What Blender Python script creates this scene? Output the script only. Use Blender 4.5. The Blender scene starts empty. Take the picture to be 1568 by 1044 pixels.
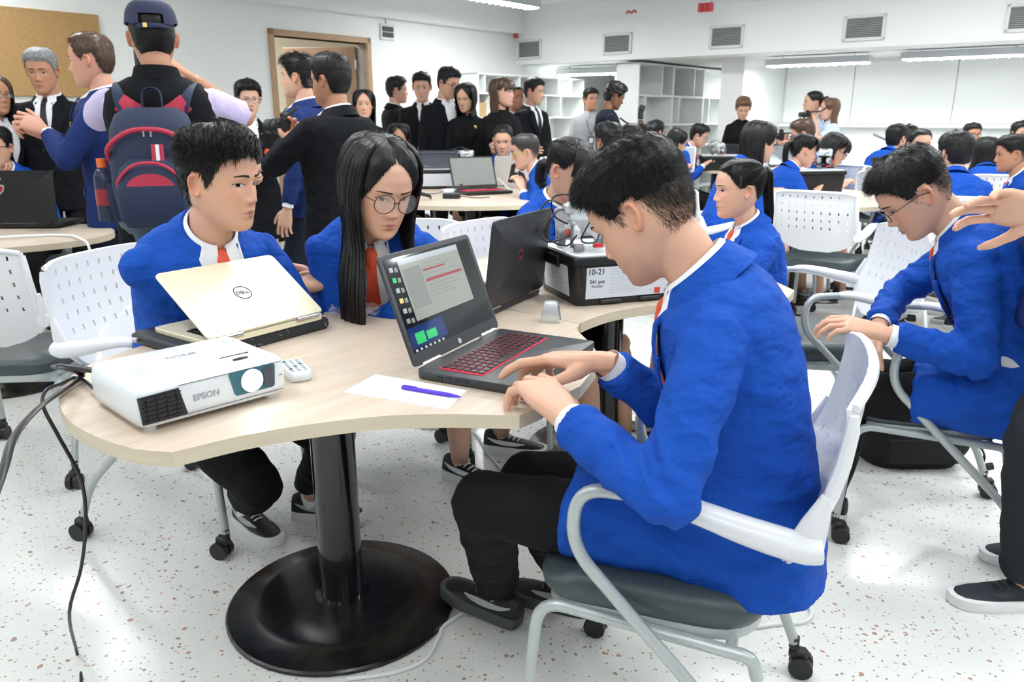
import bpy, bmesh, math, random
import numpy as np
from mathutils import Vector, Matrix, noise
from mathutils.bvhtree import BVHTree
from mathutils.kdtree import KDTree
random.seed(7); RNG = np.random.default_rng(7)
scene = bpy.context.scene
COL = scene.collection
R = math.radians

# ------------------------------------------------------------------ camera, world, light, exposure
CAM_H = 1.30
cam_d = bpy.data.cameras.new('camera'); cam_d.sensor_width = 36.0; cam_d.lens = 27.55
cam_d.clip_start = 0.02; cam_d.clip_end = 100
cam = bpy.data.objects.new('camera', cam_d); COL.objects.link(cam)
cam.location = (0, 0, CAM_H); cam.rotation_euler = (R(90 - 16.0), 0, 0)
cam_d.dof.use_dof = True; cam_d.dof.focus_distance = 1.75; cam_d.dof.aperture_fstop = 8.0
scene.camera = cam
world = bpy.data.worlds.new('world'); scene.world = world; world.use_nodes = True
world.node_tree.nodes['Background'].inputs[0].default_value = (0.93, 0.97, 1.0, 1)
world.node_tree.nodes['Background'].inputs[1].default_value = .25
scene.view_settings.view_transform = 'Standard'; scene.view_settings.look = 'None'
scene.view_settings.gamma = 1.0; scene.view_settings.use_curve_mapping = False
scene.view_settings.exposure = 0.53

# room frame: u runs along the left wall away from the camera, v along the bulkhead towards the right
RO = np.array([0.05, 11.13]); RA = np.array([0.627, 0.779]); RA /= np.linalg.norm(RA); RC = np.array([RA[1], -RA[0]])
def rw(u, v, z=0.0):
    p = RO + RA * u + RC * v
    return (float(p[0]), float(p[1]), float(z))
ROOM_ROT = math.atan2(RA[1], RA[0])      # world angle of the u axis

def lamp(name, u, v, z, lu, lv, power):
    d = bpy.data.lights.new(name, 'AREA'); d.shape = 'RECTANGLE'; d.size = lu; d.size_y = lv
    d.energy = power; d.color = (0.96, 0.99, 1.0)
    o = bpy.data.objects.new(name, d); COL.objects.link(o)
    o.location = rw(u, v, z); o.rotation_euler = (0, 0, ROOM_ROT)
    return o

# ------------------------------------------------------------------ helpers
def V(*a): return np.array(a, float)
def nrm(a):
    a = np.asarray(a, float); l = np.linalg.norm(a)
    return a / l if l > 1e-9 else a
def smooth01(x): x = np.clip(x, 0, 1); return x * x * (3 - 2 * x)
def rotz(a): c, s = math.cos(a), math.sin(a); return np.array([[c, -s, 0], [s, c, 0], [0, 0, 1.]])
def rotx(a): c, s = math.cos(a), math.sin(a); return np.array([[1., 0, 0], [0, c, -s], [0, s, c]])
def roty(a): c, s = math.cos(a), math.sin(a); return np.array([[c, 0, s], [0, 1., 0], [-s, 0, c]])

class MB:
    """collects shapes; build() links them as one mesh object"""
    def __init__(s): s.v = []; s.f = []; s.m = []; s.n = 0; s.cols = []
    def add(s, verts, faces, mi=0, col=None):
        verts = np.asarray(verts, float).reshape(-1, 3); o = s.n
        s.v.append(verts); s.n += len(verts)
        s.f.extend([tuple(int(i) + o for i in f) for f in faces]); s.m.extend([mi] * len(faces))
        c = np.ones((len(verts), 3)) if col is None else (np.tile(np.asarray(col, float), (len(verts), 1)) if np.ndim(col) == 1 else np.asarray(col, float))
        s.cols.append(c)
        return s
    def verts(s): return np.concatenate(s.v) if s.v else np.zeros((0, 3))
    def merge(s, o, M=None, t=None, mi=None):
        vv = o.verts()
        if M is not None: vv = vv @ np.asarray(M).T
        if t is not None: vv = vv + np.asarray(t)
        of = s.n; s.v.append(vv); s.n += len(vv); s.cols.append(np.concatenate(o.cols))
        s.f.extend([tuple(i + of for i in f) for f in o.f]); s.m.extend(o.m if mi is None else [mi] * len(o.f))
        return s
    def xf(s, M=None, t=None):
        vv = s.verts()
        if M is not None: vv = vv @ np.asarray(M).T
        if t is not None: vv = vv + np.asarray(t)
        s.v = [vv]; s.cols = [np.concatenate(s.cols)]; return s
    def box(s, c, size, M=None, mi=0, b=None):
        """box with chamfered edges"""
        hx, hy, hz = [k / 2 for k in size]
        if b is None: b = min(size) * .12
        if b <= 0:
            vs = [(x, y, z) for x in (-hx, hx) for y in (-hy, hy) for z in (-hz, hz)]
            fs = [(0, 1, 3, 2), (4, 6, 7, 5), (0, 4, 5, 1), (2, 3, 7, 6), (0, 2, 6, 4), (1, 5, 7, 3)]
        else:
            vs = []; idx = {}
            for sx in (-1, 1):
                for sy in (-1, 1):
                    for sz in (-1, 1):
                        for k in range(3):
                            p = [sx * hx, sy * hy, sz * hz]
                            for j in range(3):
                                if j != k: p[j] -= (sx, sy, sz)[j] * b
                            idx[(sx, sy, sz, k)] = len(vs); vs.append(p)
            fs = []
            for k in range(3):
                i, j = (k + 1) % 3, (k + 2) % 3
                for sg in (-1, 1):
                    q = []
                    for (a, c2) in ((-1, -1), (1, -1), (1, 1), (-1, 1)):
                        t = [0, 0, 0]; t[k] = sg; t[i] = a; t[j] = c2; q.append(idx[(*t, k)])
                    fs.append(q if sg > 0 else q[::-1])
                for a in (-1, 1):
                    for c2 in (-1, 1):      # edge along k
                        t0 = [0, 0, 0]; t1 = [0, 0, 0]
                        t0[k] = -1; t1[k] = 1; t0[i] = t1[i] = a; t0[j] = t1[j] = c2
                        q = [idx[(*t0, i)], idx[(*t1, i)], idx[(*t1, j)], idx[(*t0, j)]]
                        fs.append(q if a * c2 < 0 else q[::-1])
            for sx in (-1, 1):
                for sy in (-1, 1):
                    for sz in (-1, 1):
                        q = [idx[(sx, sy, sz, k)] for k in range(3)]
                        fs.append(q if sx * sy * sz > 0 else q[::-1])
        vs = np.array(vs)
        if M is not None: vs = vs @ np.asarray(M).T
        return s.add(vs + np.asarray(c), fs, mi)
    def rings(s, rings, caps=True, mi=0, closed=True, col=None):
        """skin a list of rings (each n points)"""
        rings = [np.asarray(r, float) for r in rings]; n = len(rings[0]); k = len(rings)
        vs = np.concatenate(rings); fs = []
        m = n if closed else n - 1
        for a in range(k - 1):
            for i in range(m):
                j = (i + 1) % n
                fs.append((a * n + i, a * n + j, (a + 1) * n + j, (a + 1) * n + i))
        if caps and closed:
            c0 = len(vs); vs = np.concatenate([vs, [rings[0].mean(0)], [rings[-1].mean(0)]])
            for i in range(n):
                j = (i + 1) % n
                fs.append((c0, j, i)); fs.append((c0 + 1, (k - 1) * n + i, (k - 1) * n + j))
        return s.add(vs, fs, mi, col)
    def tube(s, pts, rad, n=8, caps=True, mi=0, flat=None, up=None, col=None):
        """tube along pts; rad scalar/list or (rx,ry) pairs"""
        pts = [np.asarray(p, float) for p in pts]; k = len(pts)
        if np.isscalar(rad): rad = [rad] * k
        T = [nrm(pts[min(i + 1, k - 1)] - pts[max(i - 1, 0)]) for i in range(k)]
        u0 = np.asarray(up, float) if up is not None else (V(0, 0, 1) if abs(T[0][2]) < .9 else V(1, 0, 0))
        u = nrm(u0 - T[0] * (u0 @ T[0])); rs = []
        for i in range(k):
            u = nrm(u - T[i] * (u @ T[i])); w = np.cross(T[i], u)
            r = rad[i]; rx, ry = (r, r) if np.isscalar(r) else r
            a = np.arange(n) / n * 2 * math.pi
            rs.append(pts[i] + np.outer(np.cos(a) * rx, w) + np.outer(np.sin(a) * ry, u))
        return s.rings(rs, caps, mi, col=col)
    def ball(s, c, r, nu=14, nv=10, M=None, mi=0, col=None):
        r = (r, r, r) if np.isscalar(r) else r
        rs = []
        for i in range(1, nv):
            t = math.pi * i / nv - math.pi / 2
            a = np.arange(nu) / nu * 2 * math.pi
            p = np.stack([np.cos(a) * math.cos(t) * r[0], np.sin(a) * math.cos(t) * r[1], np.full(nu, math.sin(t) * r[2])], 1)
            rs.append(p)
        vs = np.concatenate(rs + [[[0, 0, -r[2]], [0, 0, r[2]]]]); k = nv - 1; fs = []
        for a in range(k - 1):
            for i in range(nu):
                j = (i + 1) % nu; fs.append((a * nu + i, a * nu + j, (a + 1) * nu + j, (a + 1) * nu + i))
        for i in range(nu):
            j = (i + 1) % nu; fs.append((k * nu, j, i)); fs.append((k * nu + 1, (k - 1) * nu + i, (k - 1) * nu + j))
        if M is not None: vs = vs @ np.asarray(M).T
        return s.add(vs + np.asarray(c), fs, mi, col)
    def cyl(s, c, r, h, axis=2, n=20, mi=0, r2=None):
        d = np.zeros(3); d[axis] = h / 2; c = np.asarray(c, float)
        up = V(1, 0, 0) if axis == 2 else V(0, 0, 1)
        return s.tube([c - d, c + d], [r, r if r2 is None else r2], n, True, mi, up=up)
    def prism(s, outline, z0, z1, mi=0, M=None, t=None):
        """vertical prism over a 2-D outline"""
        n = len(outline); o = np.asarray(outline, float)
        vs = np.concatenate([np.c_[o, np.full(n, z0)], np.c_[o, np.full(n, z1)]])
        fs = [tuple(range(n))[::-1], tuple(range(n, 2 * n))] + [(i, (i + 1) % n, n + (i + 1) % n, n + i) for i in range(n)]
        if M is not None: vs = vs @ np.asarray(M).T
        if t is not None: vs = vs + np.asarray(t)
        return s.add(vs, fs, mi)
    def grid(s, P, keep=None, thick=0.0, mi=0, N=None, col=None):
        """P[i][j] grid of points; optional keep mask of cells; thick makes it a solid sheet along N"""
        P = np.asarray(P, float); a, b = P.shape[:2]; vs = P.reshape(-1, 3)
        cells = [(i, j) for i in range(a - 1) for j in range(b - 1) if keep is None or keep[i][j]]
        fs = [(i * b + j, i * b + j + 1, (i + 1) * b + j + 1, (i + 1) * b + j) for i, j in cells]
        if thick:
            if N is None:
                du = np.gradient(P, axis=0); dv = np.gradient(P, axis=1); N = np.cross(dv, du)
                N /= np.linalg.norm(N, axis=2, keepdims=True) + 1e-12
            Q = (P - np.asarray(N) * thick).reshape(-1, 3); o = len(vs); vs = np.concatenate([vs, Q])
            ed = {}
            for f in fs:
                for x in range(4): ed[(f[x], f[(x + 1) % 4])] = 1
            back = [tuple(o + k for k in f[::-1]) for f in fs]
            rim = [(y, x, o + x, o + y) for (x, y) in ed if (y, x) not in ed]
            fs = fs + back + rim
            if col is not None and np.ndim(col) > 1: col = np.concatenate([np.asarray(col).reshape(-1, 3)] * 2)
        elif col is not None and np.ndim(col) > 1: col = np.asarray(col).reshape(-1, 3)
        return s.add(vs, fs, mi, col)
    def mesh(s, name, smooth=True, ang=40, colors=False):
        me = bpy.data.meshes.new(name); me.from_pydata(s.verts().tolist(), [], s.f)
        me.polygons.foreach_set('material_index', s.m)
        if colors:
            at = me.attributes.new('Col', 'FLOAT_COLOR', 'POINT')
            c = np.concatenate(s.cols); c = np.c_[c, np.ones(len(c))].astype(np.float32); at.data.foreach_set('color', c.ravel())
        if smooth:
            me.shade_smooth()
            if ang: me.set_sharp_from_angle(angle=R(ang))
        me.update(); return me
    def build(s, name, mats, parent=None, smooth=True, ang=40, colors=False):
        return link(name, s.mesh(name, smooth, ang, colors), mats, parent)

def link(name, me, mats, parent=None):
    for m in (mats if isinstance(mats, (list, tuple)) else [mats]): me.materials.append(M_[m] if isinstance(m, str) else m)
    o = bpy.data.objects.new(name, me); COL.objects.link(o)
    if parent is not None: o.parent = parent
    return o
def place(o, loc, rz=0.0, sc=None):
    o.location = loc; o.rotation_euler = (0, 0, rz)
    if sc: o.scale = (sc,) * 3
    return o
def empty(name, loc=(0, 0, 0), rz=0.0):
    o = bpy.data.objects.new(name, None); COL.objects.link(o); o.empty_display_size = .1
    return place(o, loc, rz)
def tag(o, label, cat, group=None):
    o['label'] = label; o['category'] = cat
    if group: o['group'] = group
    return o
def struct(o): o['kind'] = 'structure'; return o
def copy_tree(o, parent=None):
    c = o.copy(); COL.objects.link(c); c.parent = parent
    for ch in list(o.children): copy_tree(ch, c)
    return c
def fuse(mb, voxel, iters=4, fac=.5):
    """voxel-union of overlapping closed shapes, smoothed; returns a mesh"""
    me = mb.mesh('tmp', False); o = bpy.data.objects.new('tmp', me); COL.objects.link(o)
    r = o.modifiers.new('r', 'REMESH'); r.mode = 'VOXEL'; r.voxel_size = voxel; r.use_smooth_shade = True
    if iters:
        sm = o.modifiers.new('s', 'SMOOTH'); sm.factor = fac; sm.iterations = iters
    dg = bpy.context.evaluated_depsgraph_get(); ev = o.evaluated_get(dg)
    out = bpy.data.meshes.new_from_object(ev)
    bpy.data.objects.remove(o); bpy.data.meshes.remove(me)
    return out
def mesh_np(me):
    a = np.empty(len(me.vertices) * 3, np.float32); me.vertices.foreach_get('co', a); return a.reshape(-1, 3).astype(float)
def mesh_set(me, v): me.vertices.foreach_set('co', np.asarray(v, np.float32).ravel()); me.update()
def mesh_normals(me):
    a = np.empty(len(me.vertices) * 3, np.float32); me.vertices.foreach_get('normal', a); return a.reshape(-1, 3).astype(float)
def me_to_mb(me, mi=0):
    m = MB(); m.add(mesh_np(me), [tuple(p.vertices) for p in me.polygons], mi); return m
def spline(pts, n):
    """Catmull-Rom through pts"""
    P = [np.asarray(p, float) for p in pts]; P = [2 * P[0] - P[1]] + P + [2 * P[-1] - P[-2]]
    out = []; k = len(P) - 3
    for q in np.linspace(0, k, n):
        i = min(int(q), k - 1); t = q - i; a, b, c, d = P[i:i + 4]
        out.append(.5 * (2 * b + (c - a) * t + (2 * a - 5 * b + 4 * c - d) * t * t + (3 * b - a - 3 * c + d) * t ** 3))
    return out
def rounded_poly(pts, r, n=5):
    """2-D polygon with rounded corners; r scalar or list"""
    out = []; k = len(pts)
    for i in range(k):
        p0, p1, p2 = (np.asarray(pts[(i + j) % k], float) for j in (-1, 0, 1))
        rr = r if np.isscalar(r) else r[i]
        if rr <= 0: out.append(p1); continue
        a = nrm(p0 - p1); b = nrm(p2 - p1)
        d = min(rr, .49 * np.linalg.norm(p0 - p1), .49 * np.linalg.norm(p2 - p1))
        s, e = p1 + a * d, p1 + b * d
        for t in np.linspace(0, 1, n): out.append((1 - t) ** 2 * s + 2 * t * (1 - t) * p1 + t * t * e)
    return np.array(out)

# ------------------------------------------------------------------ materials
M_ = {}
def mat(name, col, rough=.5, metal=0., spec=.5, bump=None, var=None, emit=None, alpha=None, trans=0., coat=0., sheen=0., attr=False, sss=0.):
    m = bpy.data.materials.new(name); m.use_nodes = True; nt = m.node_tree; b = nt.nodes['Principled BSDF']
    b.inputs['Base Color'].default_value = (*col, 1); b.inputs['Roughness'].default_value = rough
    b.inputs['Metallic'].default_value = metal; b.inputs['Specular IOR Level'].default_value = spec
    b.inputs['Coat Weight'].default_value = coat; b.inputs['Sheen Weight'].default_value = sheen
    b.inputs['Transmission Weight'].default_value = trans
    if sss:
        b.inputs['Subsurface Weight'].default_value = sss; b.inputs['Subsurface Radius'].default_value = (1, .35, .2); b.inputs['Subsurface Scale'].default_value = .006
    if alpha is not None: b.inputs['Alpha'].default_value = alpha
    if emit: b.inputs['Emission Color'].default_value = (*emit[0], 1); b.inputs['Emission Strength'].default_value = emit[1]
    N = nt.nodes.new; L = nt.links.new
    src = None
    if attr:
        a = N('ShaderNodeAttribute'); a.attribute_name = 'Col'; src = a.outputs['Color']
    if var:      # (scale, amount, stretch)
        tc = N('ShaderNodeTexCoord'); mp = N('ShaderNodeMapping'); mp.inputs['Scale'].default_value = var[2] if len(var) > 2 else (1, 1, 1)
        L(tc.outputs['Object'], mp.inputs[0]); t = N('ShaderNodeTexNoise'); t.inputs['Scale'].default_value = var[0]; t.inputs['Detail'].default_value = 5
        L(mp.outputs[0], t.inputs['Vector'])
        mx = N('ShaderNodeMix'); mx.data_type = 'RGBA'; mx.blend_type = 'MULTIPLY'; mx.inputs[0].default_value = 1
        rp = N('ShaderNodeValToRGB'); rp.color_ramp.elements[0].position = .3; rp.color_ramp.elements[1].position = .7
        lo = 1 - var[1]; rp.color_ramp.elements[0].color = (lo, lo, lo, 1); rp.color_ramp.elements[1].color = (1, 1, 1, 1)
        L(t.outputs['Fac'], rp.inputs[0]); L(rp.outputs[0], mx.inputs[7])
        if src is not None: L(src, mx.inputs[6])
        else: mx.inputs[6].default_value = (*col, 1)
        src = mx.outputs[2]
    if src is not None: L(src, b.inputs['Base Color'])
    if bump:     # list of (scale, strength, distance, stretch)
        prev = None
        for bp in (bump if isinstance(bump, list) else [bump]):
            tc = N('ShaderNodeTexCoord'); mp = N('ShaderNodeMapping'); mp.inputs['Scale'].default_value = bp[3] if len(bp) > 3 else (1, 1, 1)
            L(tc.outputs['Object'], mp.inputs[0]); t = N('ShaderNodeTexNoise'); t.inputs['Scale'].default_value = bp[0]; t.inputs['Detail'].default_value = 3
            L(mp.outputs[0], t.inputs['Vector']); k = N('ShaderNodeBump'); k.inputs['Strength'].default_value = bp[1]; k.inputs['Distance'].default_value = bp[2]
            L(t.outputs['Fac'], k.inputs['Height'])
            if prev is not None: L(prev, k.inputs['Normal'])
            prev = k.outputs[0]
        L(prev, b.inputs['Normal'])
    M_[name] = m; return m
def mat_terrazzo():
    m = mat('terrazzo', (.75, .76, .74), .22, 0, .5); nt = m.node_tree; N = nt.nodes.new; L = nt.links.new; b = nt.nodes['Principled BSDF']
    tc = N('ShaderNodeTexCoord'); prev = None; col = None
    base = N('ShaderNodeTexNoise'); base.inputs['Scale'].default_value = 1.2; L(tc.outputs['Object'], base.inputs['Vector'])
    rp = N('ShaderNodeValToRGB'); rp.color_ramp.elements[0].color = (.70, .715, .69, 1); rp.color_ramp.elements[1].color = (.80, .81, .79, 1); L(base.outputs['Fac'], rp.inputs[0])
    col = rp.outputs[0]
    for sc, off, size, keep in ((38, 0, .19, .10), (60, 3.3, .20, .13), (105, 7.1, .24, .14)):
        mp = N('ShaderNodeMapping'); mp.inputs['Location'].default_value = (off, off * 1.7, 0); L(tc.outputs['Object'], mp.inputs[0])
        wn = N('ShaderNodeTexNoise'); wn.inputs['Scale'].default_value = sc * 1.4; L(mp.outputs[0], wn.inputs['Vector'])
        ad = N('ShaderNodeMixRGB'); ad.blend_type = 'LINEAR_LIGHT'; ad.inputs[0].default_value = .014 * 34 / sc; L(mp.outputs[0], ad.inputs[1]); L(wn.outputs['Color'], ad.inputs[2])
        vo = N('ShaderNodeTexVoronoi'); vo.inputs['Scale'].default_value = sc; vo.inputs['Randomness'].default_value = 1; vo.voronoi_dimensions = '2D'; L(ad.outputs[0], vo.inputs['Vector'])
        sep = N('ShaderNodeSeparateColor'); L(vo.outputs['Color'], sep.inputs[0])
        th = N('ShaderNodeMath'); th.operation = 'MULTIPLY'; L(sep.outputs[1], th.inputs[0]); th.inputs[1].default_value = size * 1.5
        lt = N('ShaderNodeMath'); lt.operation = 'LESS_THAN'; L(vo.outputs['Distance'], lt.inputs[0]); L(th.outputs[0], lt.inputs[1])
        kp = N('ShaderNodeMath'); kp.operation = 'LESS_THAN'; L(sep.outputs[0], kp.inputs[0]); kp.inputs[1].default_value = keep
        mu = N('ShaderNodeMath'); mu.operation = 'MULTIPLY'; L(lt.outputs[0], mu.inputs[0]); L(kp.outputs[0], mu.inputs[1])
        cr = N('ShaderNodeValToRGB'); cr.color_ramp.elements[0].color = (.48, .26, .20, 1); cr.color_ramp.elements[1].color = (.30, .24, .22, 1)
        e = cr.color_ramp.elements.new(.5); e.color = (.50, .30, .22, 1); L(sep.outputs[2], cr.inputs[0])
        mx = N('ShaderNodeMixRGB'); L(mu.outputs[0], mx.inputs[0]); L(col, mx.inputs[1]); L(cr.outputs[0], mx.inputs[2]); col = mx.outputs[0]
    L(col, b.inputs['Base Color']); return m
def mat_wood():
    m = mat('pale_wood', (.74, .62, .47), .38); nt = m.node_tree; N = nt.nodes.new; L = nt.links.new; b = nt.nodes['Principled BSDF']
    tc = N('ShaderNodeTexCoord'); mp = N('ShaderNodeMapping'); mp.inputs['Rotation'].default_value = (0, 0, .35); mp.inputs['Scale'].default_value = (1.2, 16, 1); L(tc.outputs['Object'], mp.inputs[0])
    t = N('ShaderNodeTexNoise'); t.inputs['Scale'].default_value = 3.5; t.inputs['Detail'].default_value = 6; t.inputs['Distortion'].default_value = .5; L(mp.outputs[0], t.inputs['Vector'])
    rp = N('ShaderNodeValToRGB'); rp.color_ramp.elements[0].position = .3; rp.color_ramp.elements[1].position = .75
    rp.color_ramp.elements[0].color = (.57, .46, .365, 1); rp.color_ramp.elements[1].color = (.66, .555, .46, 1); L(t.outputs['Fac'], rp.inputs[0]); L(rp.outputs[0], b.inputs['Base Color']); return m
def make_materials():
    mat_terrazzo(); mat_wood()
    mat('white_paint', (.89, .91, .895), .55, bump=(60, .05, .002))
    mat('white_ceiling', (.88, .90, .885), .8, bump=(140, .15, .002))
    mat('white_board', (.89, .91, .90), .25)
    mat('shelf_white', (.88, .90, .885), .4)
    mat('cork', (.52, .32, .13), .9, var=(160, .3), bump=(220, .4, .002))
    mat('door_wood', (.42, .26, .17), .5, var=(6, .15, (12, 12, 1)))
    mat('frame_wood', (.52, .33, .19), .5, var=(8, .15, (10, 10, 1)))
    mat('cream_paint', (.72, .64, .50), .7); mat('metal_grey', (.55, .56, .56), .35, .8)
    mat('vent_frame', (.74, .76, .76), .4); mat('vent_slat', (.46, .47, .47), .5); mat('vent_dark', (.09, .095, .095), .8)
    mat('bell_red', (.55, .05, .06), .4); mat('dark_glass', (.06, .08, .09), .12)
    mat('lamp_body', (.62, .66, .68), .4); mat('lamp_tube', (1, 1, 1), .5, emit=((.96, 1, 1), 9)); mat('brown_box', (.55, .40, .20), .7)
    mat('chair_white', (.74, .75, .77), .32, coat=.15); mat('chair_tube', (.46, .50, .50), .33, .25, coat=.3); mat('seat_grey', (.045, .062, .068), .42, bump=(400, .1, .001))
    mat('caster_black', (.012, .012, .013), .45); mat('table_black', (.008, .008, .009), .16, var=None, coat=.4)
    mat('base_black', (.016, .015, .015), .24, var=(18, .75, (1, 3, 1)), bump=[(14, .15, .004), (90, .10, .002, (1, 6, 1))]); mat('edge_wood', (.66, .57, .42), .5, var=(5, .12, (1, 1, 8)))
    mat('blazer', (.006, .072, .42), .8, spec=.22, bump=[(10, .9, .03, (1.0, 1.0, 1.6)), (900, .15, .0006)])
    mat('blazer_dark', (.011, .028, .13), .8, spec=.2, bump=[(9, .3, .02)])
    mat('suit_black', (.007, .008, .010), .8, spec=.15, bump=[(8, .4, .02), (700, .1, .0006)])
    mat('suit_navy', (.011, .015, .026), .8, spec=.15, bump=[(8, .4, .02)])
    mat('trousers_black', (.008, .008, .009), .8, spec=.15, bump=[(7, .4, .02)]); mat('trousers_grey', (.022, .027, .032), .8, spec=.15, bump=[(9, .5, .02), (600, .2, .001)])
    mat('dress_black', (.006, .006, .007), .8, spec=.15, bump=[(8, .4, .02)]); mat('jeans', (.10, .14, .17), .8, bump=(60, .2, .002))
    mat('shirt_white', (.82, .84, .87), .65, bump=[(10, .25, .01)]); mat('shirt_lilac', (.58, .50, .74), .7, bump=[(10, .3, .01)])
    mat('shirt_grey', (.36, .37, .38), .75, bump=[(10, .3, .01)]); mat('shirt_blue', (.62, .72, .84), .7, bump=[(10, .3, .01)])
    mat('tie_orange', (.72, .085, .035), .6, bump=(500, .1, .001)); mat('tie_black', (.008, .008, .012), .5)
    mat('skin', (.6, .38, .26), .48, attr=True, sss=.12, spec=.35, bump=(350, .06, .001)); mat('eye_white', (.72, .70, .68), .2); mat('eye_dark', (.012, .008, .006), .15)
    mat('hair_black', (.007, .0065, .0065), .45, spec=.35, var=(40, .3)); mat('hair_brown', (.075, .038, .020), .4, var=(30, .3)); mat('hair_lightbrown', (.17, .09, .05), .45, var=(30, .3))
    mat('hair_grey', (.36, .36, .37), .5, var=(40, .4)); mat('hair_darkgrey', (.035, .033, .032), .45, var=(40, .3)); mat('brow', (.02, .014, .011), .7)
    mat('plastic_black', (.010, .010, .011), .35); mat('plastic_dark', (.022, .024, .027), .4); mat('laptop_grey', (.045, .048, .053), .38, .3); mat('rubber', (.015, .016, .017), .8)
    mat('key_red', (.36, .008, .03), .5, emit=((.7, .0, .06), .25)); mat('red_print', (.30, .025, .03), .4); mat('plastic_red', (.60, .02, .03), .35)
    mat('plastic_white', (.74, .78, .80), .3, coat=.2); mat('plastic_lightgrey', (.50, .53, .55), .35); mat('plastic_grey', (.20, .21, .22), .45); mat('silver', (.62, .66, .67), .3, .5)
    mat('gold_lid', (.86, .80, .60), .35, .15); mat('silver_lid', (.62, .60, .57), .35, .3); mat('print_grey', (.35, .38, .42), .6); mat('print_dark', (.06, .065, .08), .6); mat('paper', (.86, .89, .92), .7); mat('label_paper', (.66, .70, .76), .6)
    mat('pen_purple', (.10, .03, .62), .3); mat('lens_light', (.8, 1, 1), .3, emit=((.70, .95, 1.0), 22)); mat('lens_glow', (.1, .5, .6), .1, emit=((.05, .6, .75), 1.2)); mat('lens_ring', (.025, .14, .18), .15)
    mat('shoe_black', (.010, .011, .012), .5); mat('shoe_grey', (.055, .06, .065), .6); mat('sole_white', (.80, .81, .80), .55); mat('sole_grey', (.07, .075, .08), .6); mat('sock_white', (.80, .80, .80), .8); mat('shoe_navy', (.020, .026, .038), .75, bump=(500, .3, .001))
    mat('swoosh', (.42, .44, .46), .4); mat('cap_navy', (.022, .028, .075), .75); mat('pack_navy', (.014, .025, .065), .7, bump=(300, .2, .001)); mat('pack_red', (.50, .03, .07), .65); mat('orange', (.80, .16, .02), .5); mat('metal', (.6, .6, .6), .25, .9)
    mat('bottle', (.05, .06, .09), .08, alpha=.6); mat('bag_orange', (.72, .12, .03), .5); mat('clear_film', (.92, .94, .96), .06, alpha=.16); mat('clear_bin', (.15, .16, .2), .1, alpha=.55); mat('cable_white', (.80, .82, .82), .5)
    mat('lens_glass', (.75, .80, .85), .03, alpha=.18); mat('glasses_black', (.012, .010, .010), .3); mat('glasses_metal', (.10, .07, .05), .3, .8); mat('glasses_blue', (.12, .35, .75), .3); mat('glasses_yellow', (.55, .50, .05), .35)
    mat('gold', (.75, .52, .18), .3, .8); mat('pearl', (.8, .8, .76), .25); mat('backpack_black', (.009, .009, .010), .8, bump=(250, .3, .001)); mat('cover_black', (.018, .024, .030), .5, var=(20, .3))
    mat('screen_grey', (.14, .15, .14), .08, emit=((.30, .33, .31), .35)); mat('screen_dark', (.012, .014, .018), .06); mat('screen_blue', (.01, .02, .07), .06, emit=((.01, .05, .25), .3)); mat('screen_panel', (.22, .23, .21), .1, emit=((.30, .32, .29), .30)); mat('screen_green', (.02, .35, .12), .1, emit=((.03, .5, .15), .4)); mat('screen_pale', (.28, .31, .34), .1, emit=((.38, .42, .46), .35))
    mat('lego_label_red', (.72, .06, .04), .5)
make_materials()
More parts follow.
